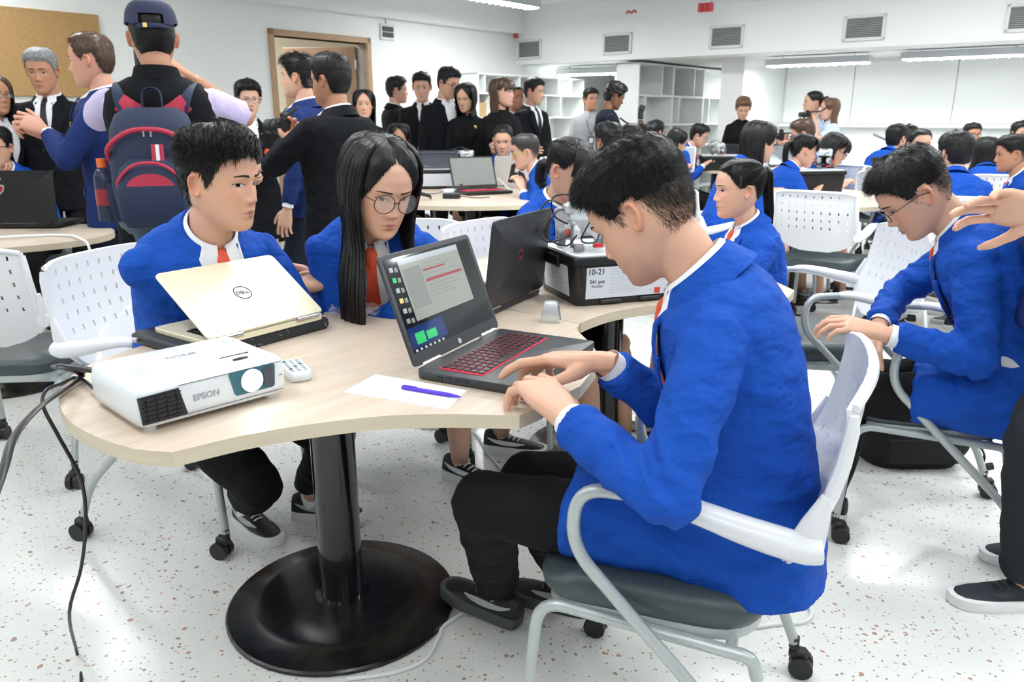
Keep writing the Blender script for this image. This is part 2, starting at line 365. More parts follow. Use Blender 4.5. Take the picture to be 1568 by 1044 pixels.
# ------------------------------------------------------------------ room shell
RM = np.array([[RA[0], RC[0], 0], [RA[1], RC[1], 0], [0, 0, 1.]])      # room (u,v,z) -> world rotation (v axis = RC)
RT = np.array([RO[0], RO[1], 0.])
def room(mb): return mb.xf(RM, RT)
def flip(mb): mb.f = [f[::-1] for f in mb.f]; return mb
def rbox(mb, u0, u1, v0, v1, z0, z1, mi=0, b=0.0):
    return mb.box(((u0 + u1) / 2, (v0 + v1) / 2, (z0 + z1) / 2), (abs(u1 - u0), abs(v1 - v0), abs(z1 - z0)), None, mi, b)
def rbuild(mb, name, mats, parent=None, smooth=False, ang=30):
    return flip(room(mb)).build(name, mats, parent, smooth, ang)
ZC, ZB = 2.68, 1.96
def build_room():
    m = MB(); rbox(m, -11, 7, -3, 10, -.05, 0); struct(rbuild(m, 'floor', 'terrazzo'))
    m = MB(); rbox(m, -11, .0, -.3, 10, ZC, ZC + .05); struct(rbuild(m, 'ceiling', 'white_ceiling'))
    D0, D1, DZ = -3.80, -2.62, 2.06
    m = MB()
    rbox(m, -11, D0, -.15, 0, 0, ZC); rbox(m, D1, 5.0, -.15, 0, 0, ZC); rbox(m, D0, D1, -.15, 0, DZ, ZC)
    struct(rbuild(m, 'wall_left', 'white_paint'))
    m = MB(); rbox(m, -11, .0, 0, .14, 2.34, ZC); struct(rbuild(m, 'trim_1', 'white_paint'))          # beam over the left wall
    m = MB(); rbox(m, 0, .12, 0, 10, ZB, ZC); struct(rbuild(m, 'wall_bulkhead', 'white_paint'))
    m = MB(); rbox(m, .12, 5.0, 0, 10, ZB + .02, ZB + .07); lc = struct(rbuild(m, 'ceiling_low', 'white_ceiling'))
    # lay-in ceiling tiles of the low bay, each a panel with a recessed joint
    m0 = MB(); m0.box((0, 0, 0), (.592, .592, .014), None, 0, .004); me = m0.mesh('ceiling_tile', False); me.materials.append(M_['white_ceiling'])
    for i in range(8):
        for j in range(16):
            if .42 + i * .6 > 1.6 and .3 + j * .6 > 3.0: continue
            o = bpy.data.objects.new('ceiling_tile', me); COL.objects.link(o); o.parent = lc
            o.location = rw(.42 + i * .6, .3 + j * .6, ZB + .014); o.rotation_euler = (0, 0, ROOM_ROT)
    m = MB(); rbox(m, 1.88, 2.0, 2.94, 10, 0, ZB + .02); struct(rbuild(m, 'wall_far', 'white_paint'))
    m = MB(); rbox(m, .55, 2.0, 2.70, 2.98, 0, ZB + .02); rbox(m, 2.0, 5, 2.70, 2.94, 0, ZB + .02); struct(rbuild(m, 'wall_side', 'white_paint'))
    m = MB(); rbox(m, 4.9, 5.0, 0, 2.8, 0, 1.0); rbox(m, 4.9, 5, 0, 2.8, 1.92, ZB + .02); rbox(m, 4.9, 5, 2.2, 2.8, 1, 1.92); struct(rbuild(m, 'wall_end', 'white_paint'))
    m = MB(); rbox(m, 4.93, 4.96, 0, 2.2, 1.0, 1.92); w = struct(rbuild(m, 'window_1', 'dark_glass'))
    m = MB()
    for v in (0, .73, 1.46, 2.2): rbox(m, 4.9, 4.99, v - .02, v + .02, 1, 1.92)
    rbox(m, 4.9, 4.99, 0, 2.2, 1.58, 1.62); rbuild(m, 'window_frame', 'white_paint', w)
    m = MB(); rbox(m, .75, 1.0, 1.10, 1.40, 0, ZB + .02); struct(rbuild(m, 'wall_column', 'white_paint'))
    # corridor behind the doorway
    m = MB(); rbox(m, -7, .5, -2.6, -2.5, 0, 2.9); struct(rbuild(m, 'wall_corridor', 'cream_paint'))
    m = MB(); rbox(m, -7, .5, -2.6, -.15, 2.62, 2.66); struct(rbuild(m, 'ceiling_corridor', 'white_ceiling'))
    m = MB(); rbox(m, -5.6, -3.2, -2.49, -2.47, 1.40, 1.72); w = struct(rbuild(m, 'window_2', 'dark_glass'))
    m = MB(); rbox(m, -5.6, -3.2, -2.49, -2.44, 1.34, 1.40); rbox(m, -5.6, -3.2, -2.49, -2.44, 1.72, 1.76); rbox(m, -4.42, -4.38, -2.49, -2.44, 1.4, 1.72); rbuild(m, 'window_frame', 'cream_paint', w)
    # door frame and the open leaf
    m = MB()
    for (a, b) in ((D0 - .06, D0), (D1, D1 + .06)): rbox(m, a, b, -.17, .025, 0, DZ + .06, 0, .006)
    rbox(m, D0 - .06, D1 + .06, -.17, .025, DZ, DZ + .06, 0, .006); struct(rbuild(m, 'trim_2', 'frame_wood'))
    d = struct(empty('door_1', rw(D1 - .01, -.16, 0), ROOM_ROT + R(118)))
    m = MB(); m.box((.43, 0, 1.02), (.86, .04, 2.03), None, 0, .004); m.build('door_leaf', 'door_wood', d, False)
    m = MB(); m.cyl((.80, .05, 1.0), .012, .06, 1); m.tube([(.80, .08, 1.0), (.68, .085, 1.0)], .009); m.build('door_handle', 'metal', d)
    for z in (.25, 1.05, 1.85):
        m = MB(); m.cyl((0, .02, z), .012, .1); m.build('hinge', 'metal', d)
    # cork board
    c = empty('cork_board', rw(-6.8, .02, 1.77), ROOM_ROT); tag(c, 'large brown cork board panel on the white wall behind the standing men', 'board')
    m = MB(); m.box((0, 0, 0), (2.64, .03, .64), None, 0, .004); m.build('panel', 'cork', c, False)
    # wall panel box with conduit
    c = empty('junction_panel', rw(-2.31, .0, 2.13), ROOM_ROT); tag(c, 'small dark wall panel with two rows below a white conduit', 'wall panel')
    m = MB(); m.box((0, -.012, .07), (.20, .024, .17), None, 0, .004); m.build('frame', 'vent_frame', c, False)
    for z in (.04, .10):
        m = MB(); m.box((0, -.026, z), (.16, .02, .05), None, 0, .004); m.build('switch_block', 'vent_dark', c, False)
    m = MB(); m.tube([(0, -.012, .155), (0, -.012, .24)], .012); m.build('conduit', 'white_paint', c)
    # vents in the bulkhead
    def vent(v, lab):
        e = empty('air_vent', rw(0, v, 2.145), math.atan2(RC[1], RC[0])); tag(e, lab, 'vent')
        m = MB()
        for s in (-1, 1):
            m.box((s * .185, -.01, 0), (.03, .03, .24), None, 0, .004); m.box((0, -.01, s * .107), (.40, .03, .03), None, 0, .004)
        m.build('frame', 'vent_frame', e, False)
        m = MB(); m.box((0, .004, 0), (.36, .01, .2), None, 0, 0); m.build('backing', 'vent_dark', e, False)
        m0 = MB(); m0.box((0, 0, 0), (.345, .012, .004), rotx(R(35)), 0, 0); me = m0.mesh('slat', False); me.materials.append(M_['vent_slat'])
        for k in range(12):
            o = bpy.data.objects.new('slat', me); COL.objects.link(o); o.parent = e; o.location = (0, -.008, -.088 + k * .016)
    for v, lab in ((.235, 'grey slatted air vent in the bulkhead, next to the left wall corner'), (1.58, 'grey slatted air vent in the bulkhead, above the photographer with curly hair'),
                   (2.985, 'grey slatted air vent in the bulkhead, below the red alarm boxes'), (4.435, 'grey slatted air vent in the bulkhead, above the two hanging lamps'), (5.85, 'grey slatted air vent in the bulkhead, farthest from the corner')):
        vent(v, lab)
    # duct beam
    m = MB(); rbox(m, -5.2, -1.35, 2.35, 2.95, 2.44, ZC, 0, .01); struct(rbuild(m, 'trim_3', 'white_paint'))
    # alarm boxes on thin rods
    def bell(u, v, z, n, lab):
        e = empty('alarm_box', rw(u, v, z), math.atan2(RC[1], RC[0])); tag(e, lab, 'alarm')
        for k in range(n):
            m = MB(); m.box((k * .055, 0, 0), (.048, .06, .09), None, 0, .008); m.build('housing', 'bell_red', e, False)
            m = MB(); m.tube([(k * .055, 0, .045), (k * .055, 0, ZC - z)], .004, 6); m.build('rod', 'vent_frame', e)
    bell(-.12, .10, 2.33, 1, 'single red alarm box on a thin rod near the wall corner')
    bell(-.5, 2.9, 2.40, 3, 'cluster of three red alarm boxes hanging on rods')
    e = empty('pipe_clamp', rw(-.55, 2.05, 2.415), math.atan2(RC[1], RC[0])); tag(e, 'small red pipe clamp fittings below the ceiling duct', 'clamp')
    for k in range(2):
        m = MB(); m.tube([(k * .07 - .03, 0, -.01), (k * .07, 0, .015), (k * .07 + .03, 0, -.01)], .012, 6); m.build('clip', 'bell_red', e)
    # luminaires
    def lum(u, v, z, ln, lab, power, along='v', top=None, grp=None):
        e = empty('ceiling_lamp', rw(u, v, z), math.atan2(RC[1], RC[0]) if along == 'v' else ROOM_ROT); tag(e, lab, 'lamp', grp)
        m = MB(); m.box((0, 0, .045), (ln, .16, .07), None, 0, .006); m.build('housing', 'lamp_body', e, False)
        m = MB(); m.box((0, 0, .004), (ln - .04, .13, .012), None, 0, 0); m.build('diffuser', 'lamp_tube', e, False)
        m0 = MB(); m0.box((0, 0, -.004), (.004, .14, .022), None, 0, 0); me = m0.mesh('louvre', False); me.materials.append(M_['vent_frame'])
        for k in range(int(ln / .1)):
            o = bpy.data.objects.new('louvre', me); COL.objects.link(o); o.parent = e; o.location = (-ln / 2 + .07 + k * .1, 0, 0)
        for s in (-1, 1):
            m = MB(); m.tube([(s * ln * .35, 0, .08), (s * ln * .35, 0, (top or ZC) - z)], .005, 6); m.build('hanger', 'vent_frame', e)
        L = lamp('lamp_light', u, v, z - .02, .16 if along == 'v' else ln, ln if along == 'v' else .16, power); L.parent = None
    low = ZB + .02
    lum(.75, .78, 1.845, 1.2, 'hanging lamp under the low ceiling, beside the white column', 6, top=low)
    lum(2.4, 2.28, 1.872, .7, 'hanging lamp under the low ceiling, above the tall bookcases', 6, top=low)
    lum(.75, 3.75, 1.855, 1.15, 'hanging lamp under the low ceiling, beside the wall end', 6, top=low)
    lum(.70, 5.25, 1.865, 1.2, 'hanging lamp under the low ceiling, in front of the second board seam', 6, top=low)
    lum(.70, 7.2, 1.865, 1.2, 'hanging lamp under the low ceiling, beyond the other two', 6, top=low)
    lum(-1.75, 1.2, 2.455, 1.2, 'ceiling lamp hanging in front of the bulkhead, nearest the doorway wall', 24, 'u')
    for u in (-4.6, -6.6, -8.6, -10.2):
        for v in (1.0, 3.2, 5.2, 7.2, 9.2):
            if (u, v) == (-4.6, 1.0): continue
            lum(u, v, 2.58, 1.2, 'white ceiling lamp with louvres in the rows over the tables', {-4.6: 20, -6.6: 11, -8.6: 6.5, -10.2: 6.5}[u], 'v', grp='ceiling lamp rows')
    for v in (3.4, 5.4, 7.4, 9.2): lum(-1.9, v, 2.58, 1.2, 'white ceiling lamp with louvres in the rows over the tables', 22, 'v', grp='ceiling lamp rows')
    lamp('corridor_light', -3.4, -1.4, 2.55, 1.2, 1.2, 45)
    # whiteboard panels on the far wall with seams, ledge and low cabinets
    vs = [3.0, 3.85, 4.98, 6.1, 7.2, 8.3]
    for i in range(5):
        m = MB(); rbox(m, 1.86, 1.88, vs[i] + .004, vs[i + 1] - .004, 1.22, ZB - .02, 0, .004)
        w = struct(rbuild(m, 'wall_board', 'white_board'))
    m = MB(); rbox(m, 1.74, 1.88, 3.0, 9.0, 1.17, 1.20, 0, .004); struct(rbuild(m, 'trim_4', 'white_board'))
    for i in range(7):
        c = empty('low_cabinet', rw(1.66, 3.5 + i * .82, 0), math.atan2(RC[1], RC[0])); tag(c, 'white low cabinet along the board wall', 'cabinet', 'low cabinets under the board')
        m = MB(); m.box((0, 0, .5), (.8, .36, 1.0), None, 0, .006); m.build('body', 'shelf_white', c, False)
        for s in (-1, 1):
            m = MB(); m.box((s * .198, -.188, .52), (.385, .016, .92), None, 0, .004); dd = m.build('door', 'white_board', c, False)
            m = MB(); m.tube([(s * .03, -.2, .5), (s * .03, -.2, .62)], .005, 6); m.build('handle', 'metal', dd)
    e = empty('folded_bracket', rw(1.5, 4.35, 1.0), math.atan2(RC[1], RC[0])); tag(e, 'grey slanted bar lying on the low white cabinet', 'bar')
    m = MB(); m.box((0, 0, .05), (.22, .05, .025), roty(R(22)), 0, .004); m.build('bar', 'plastic_grey', e, False)
    # bookcases
    def bookcase(name, u0, v, z0, w, rows, face, lab, dep=.32, grp=None):
        """open shelf unit running along u (face +v) or along v (face -u); rows = list of (height, [divider fractions])"""
        if face == 'v': e = empty(name, rw(u0, v, z0), ROOM_ROT)
        else: e = empty(name, rw(u0, v, z0), math.atan2(RC[1], RC[0]))
        tag(e, lab, 'bookcase', grp); H = sum(r[0] for r in rows); t = .022
        sg = -1
        m = MB(); m.box((w / 2, dep / 2, H / 2), (w, .012, H), None, 0, 0); m.build('back_panel', 'shelf_white', e, False)
        for x in (t / 2, w - t / 2):
            m = MB(); m.box((x, 0, H / 2), (t, dep, H), None, 0, .003); m.build('side_panel', 'shelf_white', e, False)
        z = 0
        for h, divs in rows:
            m = MB(); m.box((w / 2, 0, z + t / 2), (w - 2 * t, dep, t), None, 0, .003); m.build('shelf', 'shelf_white', e, False)
            for f in divs:
                m = MB(); m.box((w * f, 0, z + h / 2 + t / 2), (t, dep - .01, h - t), None, 0, .002); m.build('divider', 'shelf_white', e, False)
            z += h
        m = MB(); m.box((w / 2, 0, H - t / 2), (w, dep, t), None, 0, .003); m.build('top', 'shelf_white', e, False)
        return e
    A_ = [(.31, [.35, .7]), (.30, [.8]), (.28, [.55]), (.29, [.7]), (.36, [.22]), (.40, [.68])]
    for k, lab in enumerate(('tall white bookcase standing beside the white column, first of the row of four', 'tall white bookcase, second of the row of four from the column', 'tall white bookcase, third of the row of four from the column', 'tall white bookcase at the far end of the row of four')):
        bookcase('bookcase', .17 + k * .91, 1.64, 0, .90, A_, 'v', lab)
    L_ = [(.20, [.3]), (.28, [.25, .8]), (.26, [.2, .86]), (.24, [.4]), (.29, [.28, .76]), (.29, [.2, .5]), (.25, [.12, .45, .72])]
    bookcase('bookcase', -1.16, .18, 0, 1.16, L_, 'v', 'low white bookcase along the left wall behind the standing visitors, holding a brown box')
    bookcase('bookcase', .01, .18, 0, 1.15, L_, 'v', 'low white bookcase along the left wall, ending under the low ceiling')
    bookcase('bookcase', 3.6, .1, 0, 1.2, A_[:5] , 'u', 'white bookcase in front of the dark window')
    e = empty('cardboard_box', rw(-1.0, .18, 1.292), ROOM_ROT); tag(e, 'brown cardboard box on a shelf of the left wall bookcase', 'box')
    m = MB(); m.box((0, 0, .085), (.24, .2, .17), None, 0, .004); m.build('carton', 'brown_box', e, False)
    m = MB(); m.box((0, 0, .171), (.05, .2, .003), None, 0, 0); m.build('tape', 'cream_paint', e, False)
build_room()
# ------------------------------------------------------------------ chairs
def bend_path(pts, r, n=6):
    """polyline with rounded bends"""
    P = [np.asarray(p, float) for p in pts]; out = [P[0]]
    for i in range(1, len(P) - 1):
        a = nrm(P[i - 1] - P[i]); b = nrm(P[i + 1] - P[i]); rr = r if np.isscalar(r) else r[i - 1]
        d = min(rr, .48 * np.linalg.norm(P[i - 1] - P[i]), .48 * np.linalg.norm(P[i + 1] - P[i]))
        s, e = P[i] + a * d, P[i] + b * d
        for t in np.linspace(0, 1, n): out.append((1 - t) ** 2 * s + 2 * t * (1 - t) * P[i] + t * t * e)
    out.append(P[-1]); return out
CHAIR = None
def chair_proto():
    c = empty('nesting_chair')
    # seat cushion: rounded slab, lower at the front edge
    m = MB(); ol = rounded_poly([(-.225, -.21), (.225, -.21), (.245, .225), (-.245, .225)], [.12, .12, .09, .09], 8); rs = []
    for z, k in ((.405, .88), (.410, .95), (.425, .985), (.445, 1.0), (.462, .985), (.472, .94), (.474, .80), (.470, .4)):
        o = ol * k; rs.append(np.c_[o, z - .012 * (np.abs(o[:, 1]) > .15) * (z > .46) + .02 * np.clip(-o[:, 1], 0, 1) * 0])
    m.rings(rs); m.build('seat', 'seat_grey', c, True, 60)
    m = MB(); o = ol * .93; m.prism(o, .385, .407); m.build('seat_pan', 'chair_tube', c, True, 40)
    # perforated backrest
    ncol, nrow = 9, 5
    xs = [-1.0, -.93]; keepc = [True]
    cx = np.linspace(-.80, .80, ncol)
    for x in cx: xs += [x - .016, x + .016]
    xs += [.93, 1.0]; slotc = [i for i in range(len(xs) - 1) if abs((xs[i] + xs[i + 1]) / 2 - cx[np.argmin(abs(cx - (xs[i] + xs[i + 1]) / 2))]) < 1e-6]
    cz = np.linspace(.40, .90, nrow); zs = [0, .05, .11, .18, .26, .33]
    for z in cz: zs += [z - .024, z + .024]
    zs += [.97, 1.0]
    slotr = [i for i in range(len(zs) - 1) if min(abs(cz - (zs[i] + zs[i + 1]) / 2)) < 1e-6]
    Hb, z0 = .365, .52
    def bp(s, t):
        w = .245 - .01 * t if t > .33 else .245 * math.sqrt(max(0, 1 - ((.34 - t) / .36) ** 2.2)) * 1.0
        z = z0 + Hb * t; x = s * w
        if t > .9: z -= (abs(s) ** 6) * .02 * (t - .9) / .1
        y = -.225 - .30 * (z - .53) + .55 * x * x - .03 * math.sin(t * 3.1)
        return (x, y, z)
    P = np.array([[bp(s, t) for s in xs] for t in zs])
    keep = [[not (i in slotr and j in slotc) for j in range(len(xs) - 1)] for i in range(len(zs) - 1)]
    m = MB(); m.grid(P, keep, .007)
    for sg in (-1, 1):      # thicker rolled sides
        m.tube([np.array(bp(sg, t)) + (0, -.004, 0) for t in (.15, .22, .3, .4, .55, .7, .85, .95)], [.006, .009, .011, .012, .012, .012, .011, .008], 8)
    m.tube([np.array(bp(s, .985)) + (0, -.004, 0) for s in np.linspace(-.97, .97, 12)], .008, 8)
    m.build('backrest', 'chair_white', c, True, 35)
    for sg in (-1, 1):
        # white arm, joined to the back
        pts = [(sg * .262, .02, .674), (sg * .266, -.02, .674), (sg * .268, -.09, .662), (sg * .266, -.16, .645), (sg * .258, -.245, .628), (sg * .25, -.275, .628)]
        m = MB(); m.tube(spline(pts, 14), [(.012 + .016 * min(1, i / 3.), .011 + .014 * min(1, i / 9.)) for i in range(14)], 12, up=(0, 0, 1))
        m.tube(spline([(sg * .252, -.25, .61), (sg * .252, -.262, .66), (sg * .25, -.278, .72)], 6), [(.013, .03), (.012, .03), (.011, .026), (.011, .022), (.01, .016), (.008, .01)], 10, up=(0, 1, 0))
        m.build('armrest', 'chair_white', c, True, 50)
        # tube: arm front loop, then diagonally down to the rear caster
        p = bend_path([(sg * .262, .0, .672), (sg * .262, .130, .668), (sg * .264, .140, .55), (sg * .268, -.215, .20), (sg * .27, -.262, .085)], [.055, .06, .09], 8)
        m = MB(); m.tube(p, .0125, 10); m.build('arm_tube', 'chair_tube', c, True, 60)
        p = bend_path([(sg * .235, .24, .085), (sg * .225, .215, .395), (sg * .222, -.19, .375), (sg * .215, -.20, .33)], [.06, .03], 7)
        m = MB(); m.tube(p, .0125, 10); m.build('front_leg', 'chair_tube', c, True, 60)
        for (x, y) in ((sg * .27, -.262), (sg * .235, .24)):
            m = MB(); m.tube([(x, y, .10), (x, y, .07)], .012, 8); m.box((x, y - .012, .058), (.03, .045, .03), None, 0, .008)
            k = m.build('caster', 'caster_black', c, True, 40)
            for t in (-1, 1):
                m = MB(); m.cyl((x + t * .014, y - .02, .028), .028, .018, 0, 16); m.build('wheel', 'caster_black', k, True, 40)
    m = MB(); m.tube([(-.222, -.15, .378), (.222, -.15, .378)], .011, 8); m.build('crossbar', 'chair_tube', c, True, 60)
    return c
CHAIR_USED = [False]
def chair(x, y, face, label, group=None, z=0.0):
    """face: compass degrees, 0 = away from the camera, 90 = to the right"""
    global CHAIR
    if CHAIR is None: CHAIR = chair_proto()
    o = CHAIR if not CHAIR_USED[0] else copy_tree(CHAIR)
    CHAIR_USED[0] = True
    place(o, (x, y, z), R(-face)); tag(o, label, 'chair', group); return o

# ------------------------------------------------------------------ tables
def table(loc, rz, outline, label, top=.75, base_r=.31, col=(0, 0)):
    t = empty('table', loc, rz); tag(t, label, 'table')
    o = np.asarray(outline, float); n = len(o); th = .028
    m = MB(); vs = np.concatenate([np.c_[o * 1.0, np.full(n, top - th)], np.c_[o, np.full(n, top)]])
    m.add(vs, [tuple(range(n, 2 * n))], 0); m.add(vs, [tuple(range(n))[::-1]], 1); m.add(vs, [(i, (i + 1) % n, n + (i + 1) % n, n + i) for i in range(n)], 1)
    m.build('tabletop', ['pale_wood', 'edge_wood'], t, False)
    a = np.arange(48) / 48 * 2 * math.pi
    def disc(rs): return [np.c_[np.cos(a) * r + col[0], np.sin(a) * r + col[1], np.full(48, z)] for r, z in rs]
    m = MB(); m.rings(disc([(base_r, .002), (base_r, .010), (base_r * .985, .014), (base_r * .80, .018), (base_r * .76, .026), (base_r * .70, .031), (base_r * .45, .034), (.075, .036)]))
    m.build('base_plate', 'base_black', t, True, 30)
    m = MB(); m.rings(disc([(.075, .03), (.075, .037), (.058, .038), (.058, top - th - .02), (.058, top - th - .015)])); m.build('column', 'table_black', t, True, 30)
    m = MB(); m.rings(disc([(.16, top - th - .02), (.16, top - th - .002)])); m.build('mount_plate', 'table_black', t, True, 30)
    return t
def arc_pts(pts, n): return [p[:2] for p in spline([(*p, 0) for p in pts], n)]
def build_tables():
    # plan points of the near table in room axes (p along the wall, q across), relative to its column
    lobe = arc_pts([(-.59, .335), (-.628, .25), (-.64, .08), (-.60, -.09), (-.52, -.225), (-.40, -.31), (-.27, -.345)], 22)
    back = arc_pts([(-.27, -.345), (-.05, -.40), (.18, -.47), (.40, -.56), (.56, -.66)], 14)
    seam = [(.60, -.60), (.56, .392)]
    notch = arc_pts([(.56, .392), (.50, .425), (.40, .54), (.30, .62), (.13, .685)], 12)
    front = arc_pts([(-.085, .69), (-.155, .592), (-.237, .50), (-.336, .43), (-.462, .368), (-.59, .335)], 18)
    o1 = lobe + back[1:] + seam[:1] + notch + [(-.03, .692)] + front[:-1]
    global TBL1
    # (p,q) in the room frame -> local x,y of an object rotated by ROOM_ROT (x = u, y = -v)
    def loc(o): return [(p, -q) for p, q in o][::1]
    TBL1 = (-.47, 1.90)
    table((-.47, 1.90, 0), ROOM_ROT, loc(o1)[::-1], 'pale wood curved table with black column, holding the projector and the gold laptop')
    o2 = [(.565, -.62), (.565, .392)] + arc_pts([(.57, .390), (.66, .385), (.765, .398), (.924, .463), (1.12, .60), (1.25, .72)], 14) + arc_pts([(1.36, .70), (1.60, .45), (1.85, .1), (1.92, -.25), (1.8, -.55)], 12) + arc_pts([(1.55, -.62), (1.2, -.50), (.9, -.52), (.75, -.62)], 10)
    o2 = [(p - 1.35, q - 0) for p, q in o2]
    c2 = np.array([-.47, 1.90]) + RA * 1.35
    table((c2[0], c2[1], 0), ROOM_ROT, loc(o2)[::-1], 'pale wood curved table carrying the black building-kit box, joined to the projector table')
    rnd = lambda rx, ry, n=40: [(rx * math.cos(a), ry * math.sin(a)) for a in np.arange(n) / n * 2 * math.pi]
    table((-.30, 5.92, 0), 0, rnd(.95, .90), 'round pale wood table behind the girl with glasses, with adapters and cables on it')
    table((2.3, 9.0, 0), R(-38), rnd(.95, .60), 'pale wood table with laptops in front of the woman in black')
    table((2.12, 5.75, 0), 0, rnd(.62, .80), 'pale wood table beside the empty white chair, with a black kit box')
    table((3.55, 6.45, 0), R(-38), rnd(.60, .75), 'pale wood table in the back among the blue blazers, holding the beige laptop')
    table((-2.80, 3.75, 0), R(2), rnd(.85, .52), 'pale wood table with the black gaming laptop, in front of the grey-haired man', col=(.25, .05))
build_tables()
# ------------------------------------------------------------------ people: head
_HT = np.array([  # z, front y, back y, half width, y of widest point
    (-.1200, .052, .030, .006, .042), (-.1165, .068, .008, .022, .036), (-.108, .078, -.012, .036, .028), (-.095, .082, -.034, .0475, .016), (-.080, .0815, -.054, .0560, .006),
    (-.060, .0840, -.074, .0635, -.004), (-.040, .0835, -.089, .0690, -.010), (-.020, .0825, -.099, .0730, -.012), (0, .0835, -.105, .0755, -.014), (.020, .0880, -.108, .0765, -.015),
    (.050, .0850, -.107, .0765, -.016), (.075, .0745, -.099, .0710, -.016), (.095, .0580, -.084, .0585, -.016), (.108, .0340, -.060, .0390, -.015), (.1130, .014, -.038, .0220, -.013), (.1145, -.008, -.016, .003, -.012)])
_zf = np.linspace(-.12, .1145, 240)
_HP = [np.interp(_zf, _HT[:, 0], _HT[:, k]) for k in range(1, 5)]
_k = np.ones(7) / 7
_HP = [np.where((np.arange(240) > 8) & (np.arange(240) < 232), np.convolve(h, _k, 'same'), h) for h in _HP]
def head_base(phi, z, wj=1.0):
    """point of the bare skull at azimuth phi (radians, 0 = front) and height z"""
    yf, yb, w, yc = [np.interp(z, _zf, h) for h in _HP]
    w = w * (1 + (wj - 1) * np.clip((-.0 - z) / .1, 0, 1))
    s, c = np.sin(phi), np.cos(phi); n = 2.25
    x = w * np.sign(s) * np.abs(s) ** (2 / n)
    y = yc + np.where(c > 0, yf - yc, yc - yb) * np.sign(c) * np.abs(c) ** (2 / n)
    return np.stack([x, y, z + 0 * x], -1)
def g(x, s): return np.exp(-(x / s) ** 2)
def head_grid(nu, nv, nose=1.0, wj=1.0, smile=0.0):
    t = (np.arange(nv)) / (nv - 1); z = -.12 + .2345 * t
    z = z + .006 * np.sin(2 * math.pi * t) * 0
    phi = np.arange(nu) / nu * 2 * math.pi
    phi = phi - .35 * np.sin(phi) * 1.0      # denser in front
    Z, PH = np.meshgrid(z, phi, indexing='ij'); P = head_base(PH, Z, wj)
    x, y, zz = P[..., 0], P[..., 1], P[..., 2]; fr = smooth01((y - .015) / .04)
    A = np.interp(zz, [-.052, -.047, -.042, -.036, -.028, -.015, 0, .012], [0, .002, .010, .0175, .0165, .0105, .005, 0]) * nose
    sx = np.interp(zz, [-.045, -.03, 0], [.0115, .0095, .0075])
    dy = A * g(x, sx) + .0075 * nose * (g(x - .0125, .0055) + g(x + .0125, .0055)) * g(zz + .0385, .0060)
    ax = np.abs(x)
    dy -= .0085 * g(ax - .030, .0150) * g(zz - .000, .0105)                    # eye sockets
    dy += .0030 * g(ax - .030, .0105) * g(zz + .001, .0060)                    # lids
    dy += .0035 * g(ax - .028, .018) * g(zz - .021, .008)                      # brow
    dy += .0035 * g(ax - .042, .016) * g(zz + .030, .018)                      # cheeks
    dy += .0050 * g(x, .015) * g(zz + .0635, .0045) + .0060 * g(x, .0145) * g(zz + .0745, .0048) + .002 * g(x, .026) * g(zz + .068, .014)
    dy -= .0045 * g(x, .021) * g(zz + .0688 - smile * ax * .25, .0022)
    dy -= .0020 * g(x, .016) * g(zz + .0845, .0050); dy += .0040 * g(x, .018) * g(zz + .103, .010)
    dy -= .003 * g(ax - .056, .02) * g(zz - .045, .03) * 0
    P[..., 1] += dy * fr
    return P, PH, Z
def head_faces(nu, nv):
    return [(a * nu + i, a * nu + (i + 1) % nu, (a + 1) * nu + (i + 1) % nu, (a + 1) * nu + i) for a in range(nv - 1) for i in range(nu)]
def hairline(phi_deg, style):
    a = np.abs(phi_deg); a = np.minimum(a, 360 - a)
    if style in ('long', 'bob', 'pony'):
        return np.interp(a, [0, 30, 48, 62, 76, 86, 104, 120, 150, 180], [.080, .076, .060, .030, .008, .012, .022, -.030, -.060, -.064])
    if style == 'vpart':
        return np.interp(a, [0, 10, 24, 38, 50, 60, 76, 86, 104, 120, 150, 180], [.092, .086, .066, .038, .006, -.016, -.010, .0, .010, -.030, -.060, -.064])
    if style == 'receding':
        return np.interp(a, [0, 20, 38, 55, 66, 78, 86, 104, 118, 150, 180], [.088, .090, .096, .062, .020, .000, .028, .030, -.030, -.062, -.066])
    return np.interp(a, [0, 30, 48, 60, 68, 77, 84, 94, 102, 112, 130, 180], [.068, .066, .058, .034, .008, -.016, .024, .026, .004, -.040, -.062, -.068])
SKINS = {'light': (.72, .43, .31), 'mid': (.68, .395, .275), 'tan': (.53, .27, .165), 'dark': (.28, .135, .08), 'pink': (.70, .37, .27)}
EARP = [(0, .001), (.35, .001), (.55, .003), (.68, .010), (.83, .0175), (.94, .0165), (1.0, .011), (.96, .003), (.75, -.004)]
def make_ear(sg, lod):
    n = 22 if lod > 1 else 12; rs = []
    for r, h in EARP:
        ring = []
        for t in np.arange(n) / n * 2 * math.pi:
            a = .0175 * math.cos(t) * (1.0 + .25 * math.sin(t)); b = .033 * math.sin(t) * (1.0 if math.sin(t) > 0 else .92)
            hh = h
            if math.cos(t) > .3 and h > .005: hh = h * (.45 + .55 * (1 - (math.cos(t) - .3) / .7))   # front of the ear lies on the cheek
            if math.sin(t) < -.7 and r < .8: hh = max(hh, .008)
            ring.append((hh, a * r, b * r))
        rs.append(ring if sg > 0 else [(-q[0], q[1], q[2]) for q in ring][::-1])
    m = MB(); m.rings(rs, True)
    M = rotz(sg * R(24)) @ rotx(R(10)); m.xf(M * .90, (sg * .0720, -.018, -.008)); return m

